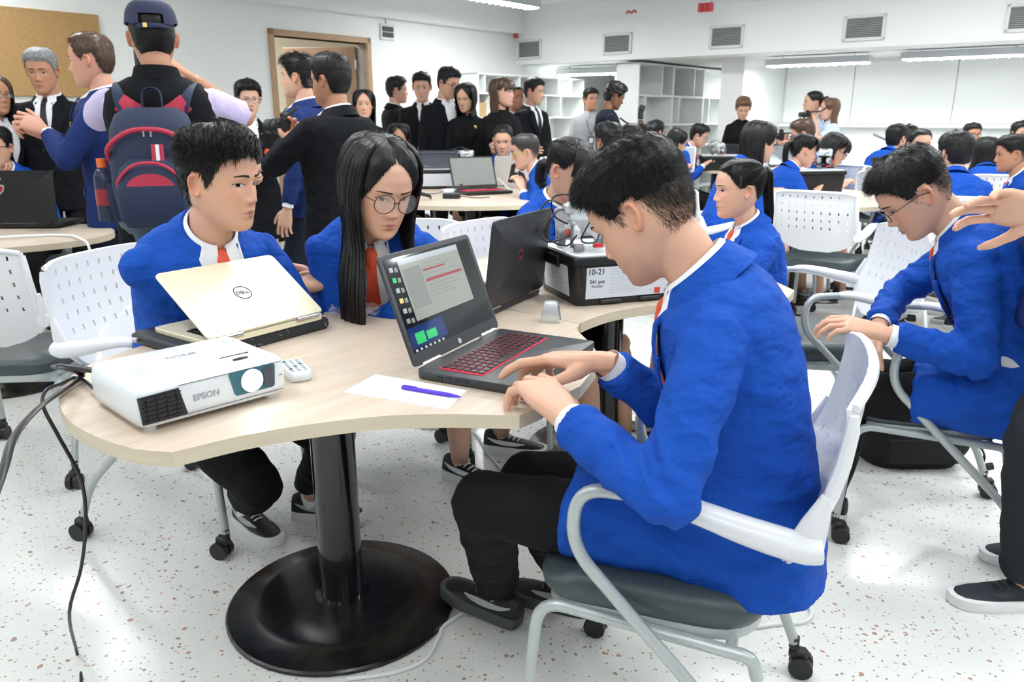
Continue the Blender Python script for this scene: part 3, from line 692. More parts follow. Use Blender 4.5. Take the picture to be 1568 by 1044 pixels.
# ------------------------------------------------------------------ people: hands
_HANDS = {}
HPOSE = {'relax': [(22, 34, 22)] * 4 + [(14, 20)], 'type': [(18, 40, 28), (24, 46, 30), (30, 50, 32), (34, 50, 32), (8, 18)], 'fist': [(78, 92, 55)] * 4 + [(30, 40)],
         'flat': [(6, 8, 6)] * 4 + [(6, 8)], 'grip': [(48, 62, 42)] * 4 + [(24, 34)], 'clasp': [(52, 70, 40), (56, 72, 40), (60, 74, 40), (62, 76, 40), (12, 12)], 'point': [(10, 20, 14), (30, 46, 30), (40, 58, 36), (44, 58, 36), (14, 16)], 'open': [(14, 22, 14), (10, 18, 12), (14, 20, 12), (22, 26, 16), (-8, 8)]}
def hand_mesh(pose, lod):
    key = (pose, lod > 1)
    if key in _HANDS: return _HANDS[key]
    m = MB(); n = 10 if lod > 1 else 6
    # palm
    def ring(y, cx, w, h, cz): 
        a = np.arange(14) / 14 * 2 * math.pi
        return np.stack([cx + w * np.sign(np.cos(a)) * np.abs(np.cos(a)) ** .75, np.full(14, y), cz + h * np.sign(np.sin(a)) * np.abs(np.sin(a)) ** .85], 1)
    m.rings([ring(-.03, 0, .019, .015, 0), ring(-.012, 0, .0245, .0178, 0), ring(0, 0, .0265, .0185, 0), ring(.02, .002, .032, .018, -.001), ring(.05, .001, .039, .0165, -.001), ring(.08, -.001, .040, .0130, 0), ring(.094, -.002, .037, .0105, .0005), ring(.100, -.002, .033, .007, 0)])
    L = [(.044, .026, .021), (.048, .030, .022), (.045, .028, .021), (.035, .021, .019)]; X = [.029, .009, -.0115, -.0305]; Yk = [.092, .096, .091, .082]; rr = [.0098, .0100, .0096, .0086]; sp = [5, 1, -3, -8]
    for k in range(4):
        a = np.array([X[k], Yk[k] - .012, .001]); ang = 0; pts = [a, np.array([X[k], Yk[k], .001])]
        sgn = math.sin(R(sp[k] if pose != 'fist' else sp[k] * .2)); 
        for j in range(3):
            ang += R(HPOSE[pose][k][j]); d = np.array([sgn * (1 if j < 2 else .6), math.cos(ang), -math.sin(ang)]); d = nrm(d)
            pts.append(pts[-1] + d * L[k][j] * .5); pts.append(pts[-1] + d * L[k][j] * .5)
        pts[-1] = pts[-1] - nrm(pts[-1] - pts[-2]) * .002
        r = rr[k]; m.tube(pts, [r * .9, r * 1.04, r * .93, r * .97, r * .88, r * .90, r * .80, r * .62], n); m.ball(pts[-1], r * .62, 8, 6)
    th = HPOSE[pose][4]; c1 = R(th[0]); base = np.array([.020, .018, -.006]); d = nrm(np.array([.70 - .3 * math.sin(c1), .62, -.28 - .4 * math.sin(c1)]))
    p1 = base + d * .042; d2 = nrm(d * 1 + np.array([-.5 * math.sin(c1), .45, -.25 * math.sin(c1)])); p2 = p1 + d2 * .032
    d3 = nrm(d2 + np.array([-.5 * math.sin(R(th[1])), .25, -.2 * math.sin(R(th[1]))])); p3 = p2 + d3 * .026
    m.tube([base - d * .01, base + d * .02, p1, (p1 + p2) / 2, p2, (p2 + p3) / 2, p3], [.013, .0155, .0115, .0100, .0098, .0092, .0060], n); m.ball(p3, .006, 8, 6)
    if lod > 1: m = me_to_mb(fuse(m, .0021, 5, .5))
    _HANDS[key] = m; return m

# ------------------------------------------------------------------ people: shoes
def shoe_parts(kind, lod):
    """returns {'shoe': MB, 'sole':..., 'laces':..., 'emblem':...}; toe towards +Y, ankle above the origin"""
    st = [(-.072, .010, .055, .045), (-.066, .026, .070, .058), (-.045, .032, .078, .068), (-.015, .034, .076, .074), (.015, .036, .064, .066), (.05, .039, .050, .050), (.09, .044, .042, .041), (.13, .043, .037, .036), (.16, .036, .032, .031), (.178, .024, .026, .025), (.186, .008, .020, .019)]
    if kind == 'heel': st = [(y, w * .82, h * .75, 0) for y, w, h, _ in st]
    if kind == 'sneaker': st = [(y, w * 1.04, h * 1.22, q) for y, w, h, q in st]
    n = 16; rs = []
    for y, w, h, _ in st:
        a = np.arange(n) / n * 2 * math.pi; c, s = np.cos(a), np.sin(a)
        rs.append(np.stack([w * np.sign(c) * np.abs(c) ** .8, np.full(n, y), .014 + np.where(s > 0, (h - .014) * np.abs(s) ** .8, -.004 * np.abs(s))], 1))
    up = MB(); up.rings(rs)
    k = 1.07; ol = [(w * k + .002, y) for y, w, h, _ in st]; ol = ol + [(-x, y) for x, y in ol[::-1]]; ol = [(x * 1, y * 1.01) for x, y in ol]
    so = MB(); o = np.array(ol); a = o * [1.0, 1.0]; zt = .031 if kind == 'sneaker' else .014
    so.rings([np.c_[o * .97, np.zeros(len(o))], np.c_[o, np.full(len(o), .004)], np.c_[o, np.full(len(o), zt)], np.c_[o * .96, np.full(len(o), zt + .002)]])
    la = MB(); em = MB()
    if kind == 'sneaker':
        for i, y in enumerate((.018, .036, .054, .072)):
            z = np.interp(y, [q[0] for q in st], [q[2] for q in st]) + .003; w = .020 - .001 * i
            la.tube([(-w, y - .004, z - .008), (-w * .5, y, z), (0, y + .003, z + .002), (w * .5, y, z), (w, y - .004, z - .008)], .0028, 6)
        la.tube(spline([(0, .02, .07), (.018, .028, .084), (.024, .012, .076), (.004, .016, .07)], 9), .0022, 5); la.tube(spline([(0, .02, .07), (-.018, .03, .082), (-.026, .014, .074), (-.004, .016, .07)], 9), .0022, 5)
        for sg in (-1, 1):     # side stripe / swoosh
            top = spline([(0, -.050, .062), (0, -.015, .046), (0, .035, .040), (0, .10, .046)], 12) if sg else 0; bot = spline([(0, -.050, .066), (0, -.02, .060), (0, .02, .057), (0, .10, .047)], 12)
            P = []
            for q in (top, bot):
                row = []
                for p in q:
                    w = np.interp(p[1], [s_[0] for s_ in st], [s_[1] for s_ in st]); h = np.interp(p[1], [s_[0] for s_ in st], [s_[2] for s_ in st])
                    sn = np.clip((p[2] - .014) / (h - .014), 0, .98) ** 1.25; xx = w * max(0, 1 - sn ** 2) ** .4
                    row.append((sg * (xx + .0022), p[1], p[2]))
                P.append(row)
            em.grid(P if sg > 0 else P[::-1], None, .002)
    return {'shoe': up, 'sole': so, 'laces': la, 'emblem': em}

# ------------------------------------------------------------------ people: torso tables (z above the hip, half width, front, back)
TORSO_M = [(-.12, .150, .100, -.120), (-.02, .165, .108, -.125), (.10, .150, .106, -.106), (.20, .152, .110, -.100), (.32, .168, .120, -.112), (.40, .175, .112, -.118), (.45, .168, .094, -.112), (.49, .130, .070, -.095), (.52, .085, .052, -.076), (.545, .060, .046, -.062)]
TORSO_F = [(-.12, .150, .098, -.125), (-.02, .162, .104, -.128), (.10, .132, .095, -.098), (.20, .130, .104, -.092), (.32, .146, .130, -.102), (.40, .152, .110, -.106), (.45, .148, .086, -.100), (.49, .112, .062, -.085), (.52, .072, .046, -.068), (.545, .052, .042, -.056)]
def ring_at(z, w, yf, yb, n=28, ex=2.5):
    a = np.arange(n) / n * 2 * math.pi; c, s = np.cos(a), np.sin(a); yc = (yf + yb) / 2 * .6
    x = w * np.sign(c) * np.abs(c) ** (2 / ex); y = yc + np.where(s > 0, yf - yc, yc - yb) * np.sign(s) * np.abs(s) ** (2 / ex)
    return np.stack([x, y, np.full(n, z)], 1)
def ik(a, b, l1, l2, hint):
    a, b = np.asarray(a, float), np.asarray(b, float); d = b - a; L = np.linalg.norm(d); mx = (l1 + l2) * .995
    if L > mx: b = a + d / L * mx; d = b - a; L = mx
    if L < abs(l1 - l2) + .01: L = abs(l1 - l2) + .01; b = a + nrm(d) * L; d = b - a
    x = (l1 * l1 - l2 * l2 + L * L) / (2 * L); h = math.sqrt(max(0, l1 * l1 - x * x)); dn = d / L
    hv = np.asarray(hint, float); hv = nrm(hv - dn * (hv @ dn)); return a + dn * x + hv * h, b
def densify(pts, rad, k):
    P, Rr = [], []
    for i in range(len(pts) - 1):
        for t in np.arange(k) / k: P.append(pts[i] * (1 - t) + pts[i + 1] * t); Rr.append(rad[i] * (1 - t) + rad[i + 1] * t)
    return P + [pts[-1]], Rr + [rad[-1]]
def limb(m, pts, rad, n=12, k=3):
    P = [np.asarray(p, float) for p in pts]; q, r = densify(P, rad, k); m.tube(q, r, n)
    for p, rr in zip(P[1:-1], rad[1:-1]): m.ball(p, rr * .98, n, 8)

def strands(m, roots, normals, flow, length, lift, width, jitter, segs=3):
    """many tapered three-sided hair strands as one mesh"""
    n = len(roots); length = np.asarray(length) * (1 + RNG.normal(0, .22, n)); fl = flow + RNG.normal(0, jitter, (n, 3)); fl -= normals * np.sum(fl * normals, 1, keepdims=True) * .8
    fl /= np.linalg.norm(fl, axis=1, keepdims=True) + 1e-9; side = np.cross(normals, fl); side /= np.linalg.norm(side, axis=1, keepdims=True) + 1e-9
    vs = []; up = normals
    for j in range(segs + 1):
        t = j / segs; c = roots + fl * (length * t)[:, None] + up * (np.asarray(lift) * math.sin(t * 1.9) )[:, None]
        w = width * (1 - t) ** .7 if j < segs else width * .08
        vs.append(c + side * w); vs.append(c - side * w); vs.append(c + up * w * 1.1)
    Vv = np.stack(vs, 1)      # n, (segs+1)*3, 3
    f0 = []
    for j in range(segs):
        for k in range(3):
            a, b = j * 3 + k, j * 3 + (k + 1) % 3; f0.append((a, b, b + 3, a + 3))
    f0 = np.array(f0); K = (segs + 1) * 3
    F = (f0[None] + (np.arange(n) * K)[:, None, None]).reshape(-1, 4)
    m.add(Vv.reshape(-1, 3), F.tolist())
def make_hair(style, o, HM, HT, lod, hipz, bend):
    """returns MB in person space; o: options"""
    m = MB(); nu, nv = (96, 72) if lod > 1 else ((56, 40) if lod == 1 else (36, 28))
    P, PH, Z = head_grid(nu, nv); pd = np.degrees(PH); base = 'receding' if style == 'receding' else (('vpart' if style != 'pony' and not o.get('bangs') else 'long') if style in ('long', 'bob', 'pony') else 'short')
    ctr = np.array([0, -.012, .01]); N = P - ctr; N /= np.linalg.norm(N, axis=2, keepdims=True)
    hl = hairline(pd, base); msk = smooth01((Z - hl + .004) / .014); wt = smooth01((Z - (.005 if style == 'fade' else .03)) / (.085 if style == 'fade' else .07))
    T = {'short': (.020, .009), 'buzz': (.010, .003), 'fade': (.019, .0012), 'sweep': (.026, .006), 'curly': (.032, .020), 'receding': (.012, .007), 'long': (.016, .014), 'bob': (.018, .016), 'pony': (.012, .006), 'full': (.028, .018)}[style]
    th = (T[0] * wt + T[1] * (1 - wt)) * o.get('vol', 1)
    fr = np.exp(-((np.minimum(pd % 360, 360 - pd % 360)) / 55) ** 2)
    if style in ('sweep', 'short', 'fade', 'full'): th = th + fr * wt * {'sweep': .012, 'short': .006, 'fade': .006, 'full': .008}[style]
    if style in ('long', 'bob', 'pony'): th = th * (.25 + .75 * smooth01((Z - hl) / .045)) - .010 * np.exp(-(P[..., 0] / .006) ** 2) * wt * (style != 'pony') * .35
    nz = np.sin(pd * .35 + Z * 160) * .5 + np.sin(pd * .9 + Z * 60 + 2) * .5
    if style == 'curly':
        nz = np.array([[noise.noise(Vector(p * 55)) for p in row] for row in P]) * 2.2
    th = th * (1 + .10 * nz * (3 if style == 'curly' else 1))
    Q = P + N * ((th - .0015) * msk)[..., None]
    Q[..., 2] += 0
    keep = np.array([[min(msk[i, j], msk[i + 1, j], msk[i, (j + 1) % nu], msk[i + 1, (j + 1) % nu]) > .02 for j in range(nu)] for i in range(nv - 1)])
    fs = [(a * nu + i, a * nu + (i + 1) % nu, (a + 1) * nu + (i + 1) % nu, (a + 1) * nu + i) for a in range(nv - 1) for i in range(nu) if keep[a, i]]
    sh = MB(); sh.add(Q.reshape(-1, 3), fs)
    if o.get('strands', True) and style not in ('long', 'bob', 'pony', 'curly'):
        cnt = o.get('n', {2: 2600, 1: 1700, 0: 700}[lod]); idx = np.argwhere(msk > .35)
        wgt = np.array([math.cos(math.asin(np.clip(N[i, j, 2], -.98, .98))) + .15 for i, j in idx]); pk = idx[RNG.choice(len(idx), cnt, p=wgt / wgt.sum())]
        ii, jj = pk[:, 0], pk[:, 1]; jit = RNG.normal(0, .0022, (cnt, 3)); n_ = N[ii, jj]; r_ = Q[ii, jj] + jit - n_ * .003; w_ = wt[ii, jj]
        fl = np.array(o.get('flow', (0, .5, -.2)), float) * np.ones((cnt, 3)) * w_[:, None] + np.array(o.get('flow2', (0, -.25, -1.0))) * (1 - w_)[:, None]
        if o.get('part') is not None: fl[:, 0] += np.sign(r_[:, 0] - o['part']) * .9 * w_
        ln = o.get('len', (.020, .008)); lft = o.get('lift', (.003, .0006))
        strands(sh, r_, n_, fl, ln[0] * w_ + ln[1] * (1 - w_), lft[0] * w_ + lft[1] * (1 - w_), o.get('wid', {2: .0011, 1: .0014, 0: .0022}[lod]), o.get('jit', .30))
    m.merge(sh, HM, HT)
    def topoint(p): return np.asarray(p) @ HM.T + HT
    if o.get('bangs'):
        rows = []
        A = np.radians(np.linspace(-58, 58, 40 if lod else 20)); zb = o.get('bangz', .022)
        for t in np.linspace(0, 1, 8):
            z = .098 * (1 - t) + zb * t; zz = z - .004 * np.sin(A * 31) * t + .012 * t * (np.abs(A) > .75) * -1
            p = head_base(A, zz); nn = p - ctr; nn /= np.linalg.norm(nn, axis=1, keepdims=True); rows.append(p + nn * (.011 + .006 * math.sin(t * 2.6) + .0015 * np.sin(A * 57)[:, None]))
        b = MB(); b.grid(np.array(rows)[::-1], None, .004); m.merge(b, HM, HT)
    if style in ('long', 'bob'):
        a0 = o.get('open', 68); n = 120 if lod > 1 else (64 if lod else 36); Ln = o.get('fall', .40 if style == 'long' else .155)
        AZ = np.linspace(a0, 360 - a0, n); rows = []
        zs = [.106, .090, .066, .036, .0, -.030]
        for t_, z in enumerate(zs):
            a = np.radians(AZ); p = head_base(a, np.full(n, z)); nn = p - ctr; nn[:, 2] *= .6; nn /= np.linalg.norm(nn, axis=1, keepdims=True)
            off = (.013, .017, .018, .018, .018, .020)[t_] * o.get('vol', 1) + .0018 * np.sin(AZ * .9 + t_ * .3) + .0015 * np.sin(AZ * 2.3 + t_ * .5)
            rows.append(topoint(p + nn * off[:, None]))
        last = rows[-1]; up = rows[-2]; ks = 12
        hc = topoint((0, -.02, -.03))
        for k in range(1, ks + 1):
            t = k / ks; p = last.copy(); p[:, 2] -= t * Ln * (1 + .05 * np.sin(AZ * .5) * (t > .8)); rel = p[:, :2] - hc[:2]
            pinch = 1 - (.16 * math.sin(min(1, t * 1.3) * 2.2) if style == 'long' else .06 * t * t)
            p[:, :2] = hc[:2] + rel * pinch
            if style == 'long':   # side locks slide to the front of the chest or lie on the back
                side = np.cos(np.radians(AZ)); fwd = o.get('fwd', 0.0); wgt = smooth01((t - .25) / .5)
                p[:, 1] += wgt * np.where(side > -.25, fwd, -o.get('bk', .02)); p[:, 0] *= 1 + o.get('spread', .0) * wgt
            p[:, 0] += .0022 * np.sin(AZ * .9 + t * 4); p[:, 1] += .0022 * np.sin(AZ * 1.3 + t * 3)
            rows.append(p)
        G = np.array(rows); m.grid(G[:, ::-1], None, .007)
        if lod > 0:            # loose strands over the curtain
            for k in range(o.get('n', 420 if lod > 1 else 140)):
                j = RNG.uniform(0, n - 1.01); j0 = int(j); f = j - j0; q = G[:, j0] * (1 - f) + G[:, j0 + 1] * f
                out = q - np.array([hc[0], hc[1], 0]); out[:, 2] = 0; out /= np.linalg.norm(out, axis=1, keepdims=True) + 1e-6
                q = q + out * RNG.uniform(.0, .005) + np.cumsum(RNG.normal(0, .0009, q.shape), 0); e = RNG.integers(13, len(q) + 1); q = q[:e]
                m.tube(q, list(np.linspace(.0016, .0005, len(q))), 3, False)
    if style == 'pony':
        b = topoint(o.get('tie_at', (0, -.125, .045))); d = topoint(o.get('tie_at', (0, -.125, .045)) + np.array((0, -.038, .012))); Lp = o.get('tail', .30)
        pts = spline([b + (d - b) * -.5, b, d * .7 + b * .3 + np.array([0, 0, -.01]), d + np.array([0, 0, -.09]), d + np.array([o.get('tx', 0), o.get('ty', .01), -Lp * .65]), d + np.array([o.get('tx', 0) * 1.3, o.get('ty', .01) + .01, -Lp])], 16)
        w = [.014, .014, .017, .021, .025, .028, .030, .031, .031, .030, .028, .026, .022, .017, .011, .003]
        m.tube(pts, [(a * .9, a * .75) for a in w], 14)
        if lod > 0:
            for k in range(160 if lod > 1 else 60):
                a = RNG.uniform(0, 6.28); rr = RNG.uniform(.7, 1.1); q = [p + np.array([math.cos(a) * w_ * rr * .9, math.sin(a) * w_ * rr * .75, 0]) for p, w_ in zip(pts, w)]
                m.tube(q[1:], list(np.linspace(.0016, .0006, 15)), 3, False)
        # strands combed back along the scalp
        if lod > 0:
            for k in range(200 if lod > 1 else 60):
                a = RNG.uniform(-2.2, 2.2); z0 = float(hairline(np.degrees(np.array([a])), 'long')[0]); q = []
                for t in np.linspace(0, 1, 7):
                    p = head_base(np.array([a * (1 - t) + math.copysign(math.pi, a) * t]), np.array([z0 * (1 - t) + .06 * t + .03 * math.sin(t * 3.1)]))[0]; nn = nrm(p - ctr); q.append(p + nn * (.004 + .011 * math.sin(t * 3.0)))
                m.tube([topoint(p) for p in q], .0011, 3, False)
    return m

def make_glasses(kind, HM, HT, head_front):
    fr = MB(); gl = MB(); rnd = 'round' in kind; r = .0235 if rnd else .020; th = .0013 if 'thin' in kind or rnd else .0020
    for sg in (-1, 1):
        c = np.array([sg * .0315, 0, -.003]); a = np.arange(24) / 24 * 2 * math.pi; ex = 2 if rnd else 3.2
        x = r * 1.12 * np.sign(np.cos(a)) * np.abs(np.cos(a)) ** (2 / ex); z = r * (1.05 if rnd else .72) * np.sign(np.sin(a)) * np.abs(np.sin(a)) ** (2 / ex)
        pts = [np.array([c[0] + x[i], .098 - .6 * (abs(c[0] + x[i]) ** 2) * 3.2, c[2] + z[i]]) for i in range(24)]
        fr.tube(pts + [pts[0], pts[1]], th, 6, False); gl.add(pts, [tuple(range(24))])
        fr.tube([(sg * .057, .0945, .004), (sg * .072, .07, .006), (sg * .0785, .0, .006), (sg * .079, -.035, -.008)], th * .9, 6)
    fr.tube([(-.009, .098, .0), (0, .101, .003), (.009, .098, .0)], th, 6)
    return fr.xf(HM, HT), gl.xf(HM, HT)

def person(label, loc, face, scale=1.0, sit=None, lean=0, curve=0, twist=0, tilt=0, head=(0, 0, 0), L=None, Rt=None, feet=None, knee=None, sex='m', skin='mid', lod=0,
           jacket='blazer', shirt='shirt_white', tie='tie_orange', bottom='trousers_black', skirt=False, sleeves='long', hair='short', hairmat='hair_black', ho=None, glasses=None, gm='glasses_black',
           shoe='sneaker', shoemat='shoe_black', solemat='sole_white', laces='sole_white', emblem='swoosh', socks=None, extra=None, fat=1.0, group=None, eyes=.8, gaze=0, smile=0, neckz=0, stubble=0, hemz=None, toeup=(0, 0), lapel=True, jl=None, nose=1.18, wj=1.0, vlow=.20, hiddenlegs=False, hscale=1.05, fit=None, cap=0.0, fold=1.0, vox=None, drape=.45):
    ho = ho or {}; rz = R(-face); Wi = rotz(-rz)
    if fit is not None:      # put the crown of the head at a known spot: (x, y, z) in the room
        zt = np.linspace(0, .9, 91); an_ = R(lean) + R(curve) * smooth01(zt / .5); yy = np.cumsum(np.sin(an_)) * .01; zz = np.cumsum(np.cos(an_)) * .01
        a0 = np.interp(.555 + neckz, zt, an_); pv = np.array([0, np.interp(.555 + neckz, zt, yy) + .005 * math.cos(a0), np.interp(.555 + neckz, zt, zz)])
        pv = np.array([pv[2] * math.sin(R(tilt)), pv[1], pv[2] * math.cos(R(tilt))])
        Hm = rotz(-R(head[0])) @ rotx(-R(head[1])) @ roty(R(head[2])) * hscale; top = pv + Hm @ np.array([0, .022 - .012, .118 + .125 + cap])
        if sit is not None:
            scale = (fit[2] - sit) / (.085 + top[2]); sc = min(1.10, max(.86, scale))
            if sc != scale: sit = fit[2] - sc * (.085 + top[2]); scale = sc
        else: scale = fit[2] / (.915 + top[2])
        loc = np.array(fit[:2]) - (rotz(rz) @ (top * scale))[:2]
    loc = np.array([loc[0], loc[1], 0.])
    def w2l(p): return Wi @ (np.asarray(p, float) - loc) / scale
    S = TORSO_M if sex == 'm' else TORSO_F
    hipz = (sit / scale + .085) if sit is not None else .915
    ln, cv = R(lean), R(curve); zt = np.linspace(-.45, .9, 136); dz = zt[1] - zt[0]
    ang = ln * np.interp(zt, [-.10, .08], [.15 if sit is not None else 1, 1]) + cv * smooth01(zt / .5)
    sy = np.cumsum(np.sin(ang)) * dz; sz = np.cumsum(np.cos(ang)) * dz; i0 = np.argmin(abs(zt)); sy -= sy[i0]; sz -= sz[i0]
    ct, st_ = math.cos(R(tilt)), math.sin(R(tilt))
    def bend(p):
        p = np.atleast_2d(np.asarray(p, float)); z = p[:, 2]; a = np.interp(z, zt, ang); Y = np.interp(z, zt, sy); Zz = np.interp(z, zt, sz)
        tw = R(twist) * smooth01(z / .42); c, s = np.cos(tw), np.sin(tw); x = p[:, 0] * c - p[:, 1] * s; y = p[:, 0] * s + p[:, 1] * c
        q = np.stack([x, Y + y * np.cos(a), Zz - y * np.sin(a)], 1)
        k = smooth01(z / .3); q2 = np.stack([q[:, 0] * ct + q[:, 2] * st_, q[:, 1], q[:, 2] * ct - q[:, 0] * st_], 1); q = q * (1 - k)[:, None] + q2 * k[:, None]
        return q + np.array([0, 0, hipz])
    b1 = lambda *p: bend([p])[0]
    sec = lambda add, lo=-9, fl=0: [(z, w * fat + add, yf * fat + add, yb * fat - add) for z, w, yf, yb in S if z >= lo]
    # ---- head placement
    yaw, pit, rol = [R(k) for k in head]
    HM = rotz(-yaw) @ rotx(-pit) @ roty(rol) * hscale; piv = b1(0, .005, .555 + neckz); HT = piv + HM @ np.array([0, .022, .118])
    # ---- arms
    arms = {}
    for sg, A in ((-1, L), (1, Rt)):
        A = dict(A or {}); sh = b1(sg * (.170 if sex == 'm' else .146) * (1 + (fat - 1) * .6), -.005, .428)
        if 'w' in A: t = w2l(A['w'])
        elif 't' in A: t = np.asarray(A['t'], float)
        elif sit is not None: t = np.array([sg * .10, .36, (.80) / scale])
        else: t = np.array([sg * .245, .06, hipz - .10])
        if 'ew' in A: eh = w2l(A['ew']) - (sh + t) / 2
        else: eh = np.asarray(A.get('e', (sg * .6, -.5, -.5) if sit is not None else (sg * .35, -1, -.1)), float)
        el, wr = ik(sh, t, .285 * A.get('ls', 1), .255 * A.get('ls', 1), eh); arms[sg] = (sh, el, wr, A)
    # ---- legs
    legs = {}
    for sg in (-1, 1):
        hp = np.array([sg * .095, .0, hipz - .01])
        f = None
        if feet is not None: f = feet[0 if sg < 0 else 1]
        if f is None: f = (sg * .10, .02) if sit is None else (sg * .13, .46)
        if len(f) == 4 and f[3] == 'w': ft = w2l((f[0], f[1], f[2]))
        elif len(f) == 3: ft = np.array(f)
        else: ft = np.array([f[0], f[1], 0.])
        an = ft + np.array([0, 0, .085]); kh = np.array([sg * .15, 1, .25]) if sit is not None else np.array([sg * .05, 1, 0])
        if knee is not None and knee[0 if sg < 0 else 1] is not None:
            kw = w2l(knee[0 if sg < 0 else 1]); kn = kw
        else: kn, an = ik(hp, an, .425, .415, kh)
        legs[sg] = (hp, kn, an, ft)
    # ---- body mesh
    sk = np.array(SKINS[skin]); body = MB(); nu, nv = (128, 100) if lod > 1 else ((72, 56) if lod == 1 else (44, 36))
    P, PH, Z = head_grid(nu, nv, nose, wj, smile); x, y, z = P[..., 0], P[..., 1], P[..., 2]; c = np.tile(sk, (*x.shape, 1))
    fr = smooth01((y - .03) / .03)
    def tint(w, col, a): 
        w = (np.clip(w, 0, 1) * a)[..., None]; return c * (1 - w) + np.array(col) * w
    c = tint(fr * (g(np.abs(x) - .042, .020) * g(z + .028, .020) + .7 * g(x, .014) * g(z + .036, .012)), sk * np.array([1.02, .82, .80]), .6)
    lip = np.maximum(g(x, .0175) ** 1 * g(z + .0640, .0048), g(x, .0165) * g(z + .0742, .0052)); c = tint(fr * smooth01((lip - .35) / .35), (.46, .15, .135) if sex == 'f' else (.44, .18, .15), .85)
    c = tint(fr * g(x, .021) * g(z + .0690, .0016), (.12, .03, .03), .8)
    if stubble: c = tint(smooth01((-.045 - z) / .03) * smooth01((y - .0) / .03) * (1 - .8 * (lip > .4)), sk * .45, stubble)
    pdg = np.degrees(PH); hl = hairline(pdg, 'receding' if hair == 'receding' else (('vpart' if hair != 'pony' and not ho.get('bangs') else 'long') if hair in ('long', 'bob', 'pony') else 'short'))
    hc = np.array((.012, .010, .009) if hair in ('fade', 'buzz') else {'hair_grey': (.30, .27, .26), 'hair_lightbrown': (.25, .15, .10)}.get(hairmat, (.022, .018, .016)))
    c = tint(smooth01((z - hl + .010) / (.060 if hair in ('buzz', 'fade') else .022)), hc, .94 if hair in ('buzz', 'fade') else .95)
    hd = MB(); hd.add(P.reshape(-1, 3), head_faces(nu, nv), 0, c.reshape(-1, 3))
    for sg in (-1, 1):
        e = make_ear(sg, lod); ev = e.verts(); d = np.clip(1 - np.abs(np.abs(ev[:, 0]) - .088) / .01, 0, 1); e.cols = [np.tile(sk * np.array([1.0, .80, .76]), (len(ev), 1))]; hd.merge(e)
    # eyes and brows follow the surface of the face
    fp = P[:, (np.arange(nu) < nu * .3) | (np.arange(nu) > nu * .7)].reshape(-1, 3)
    bv = BVHTree.FromPolygons([tuple(p) for p in P.reshape(-1, 3)], head_faces(nu, nv))
    def fy(xx, zz):
        h = bv.ray_cast(Vector((xx, .3, zz)), Vector((0, -1, 0)))[0]
        return h.y if h is not None else .08
    ne = 9 if lod > 1 else 5
    for sg in (-1, 1):
        ex = .031 * sg; ez = .0005; xs = np.linspace(-1, 1, 2 * ne - 1)
        up = lambda s: .0058 * eyes * max(0, 1 - s * s) ** .7 + .0006 * s * sg * 1.5; lo = lambda s: -.0042 * (.35 + .65 * eyes) * max(0, 1 - s * s) ** .8 + .0006 * s * sg * 1.5
        G = [[(ex + s * .0152, fy(ex + s * .0152, ez + (lo(s) * (1 - t) + up(s) * t)) + .0006 + .0012 * (1 - s * s) * math.sin(t * math.pi), ez + lo(s) * (1 - t) + up(s) * t) for s in xs] for t in np.linspace(0, 1, 4)]
        hd.grid(np.array(G)[:, ::-1], None, 0, 1)
        a = np.arange(14) / 14 * 2 * math.pi; ir = []
        for k in a:
            px_, pz_ = gaze * .006 + .0060 * math.cos(k), .0006 + .0060 * math.sin(k); s = np.clip(px_ / .0152, -1, 1); pz_ = np.clip(pz_, lo(s), up(s))
            ir.append((ex + px_, fy(ex + px_, ez + pz_) + .0022, ez + pz_))
        hd.add(ir, [tuple(range(14))[::-1]], 2)
        G = [[(ex + s * .0162, fy(ex + s * .0162, ez + up(s)) + .0018, ez + up(s) + k * (.0019 - .0007 * abs(s)) - .0002) for s in xs] for k in (0, 1)]
        hd.grid(np.array(G)[:, ::-1], None, .0008, 2)
        th = .0030 if sex == 'm' else .0021
        G = [[(sg * (.0115 + .037 * t), fy(sg * (.0115 + .037 * t), .0205 + .0030 * math.sin(t * 2.6)) + .0012, .0190 + .0030 * math.sin(t * 2.6) + k * th * (1.1 - t ** 2 * .8) * 1.9) for t in np.linspace(0, 1, 9)] for k in (0, 1)]
        G = np.array(G); hd.grid(G if sg < 0 else G[:, ::-1], None, .0012, 3)
    nr = .056 if sex == 'm' else .047
    nkm = MB(); limb(nkm, [b1(0, -.012, .42), b1(0, -.006, .53), piv + HM @ np.array([0, -.012, .02]), HT + HM @ np.array([0, -.024, -.030])], [nr * 1.15, nr * 1.02, nr * .97, nr * .95], 20, 4)
    if lod > 1:      # weld head, ears and neck into one skin, blended along the jaw and nape
        src = MB(); fm = [i for i, k in enumerate(hd.m) if k == 0]; src.add(hd.verts(), [hd.f[i] for i in fm] + [tuple(range(nu))[::-1], tuple(range((nv - 1) * nu, nv * nu))]); loose = MB(); loose.add(hd.verts(), []); 
        for k in (1, 2, 3): loose.f += [hd.f[i] for i in range(len(hd.f)) if hd.m[i] == k]; loose.m += [k] * (len(loose.f) - len(loose.m))
        used = sorted({i for f_ in src.f for i in f_}); kd = KDTree(len(used)); hv = hd.verts(); hcol = np.concatenate(hd.cols)
        for i in used: kd.insert(Vector(hv[i]), i)
        kd.balance(); inv = np.linalg.inv(HM); nl = MB(); nl.merge(nkm); nl.xf(inv, -inv @ HT); src.merge(nl)
        wm = fuse(src, .0030, 1, .5); wv = mesh_np(wm); ed = np.empty(len(wm.edges) * 2, np.int32); wm.edges.foreach_get('vertices', ed); ed = ed.reshape(-1, 2)
        cols = np.array([hcol[q[1]] if q[2] < .012 else sk for q in (kd.find(Vector(p)) for p in wv)])
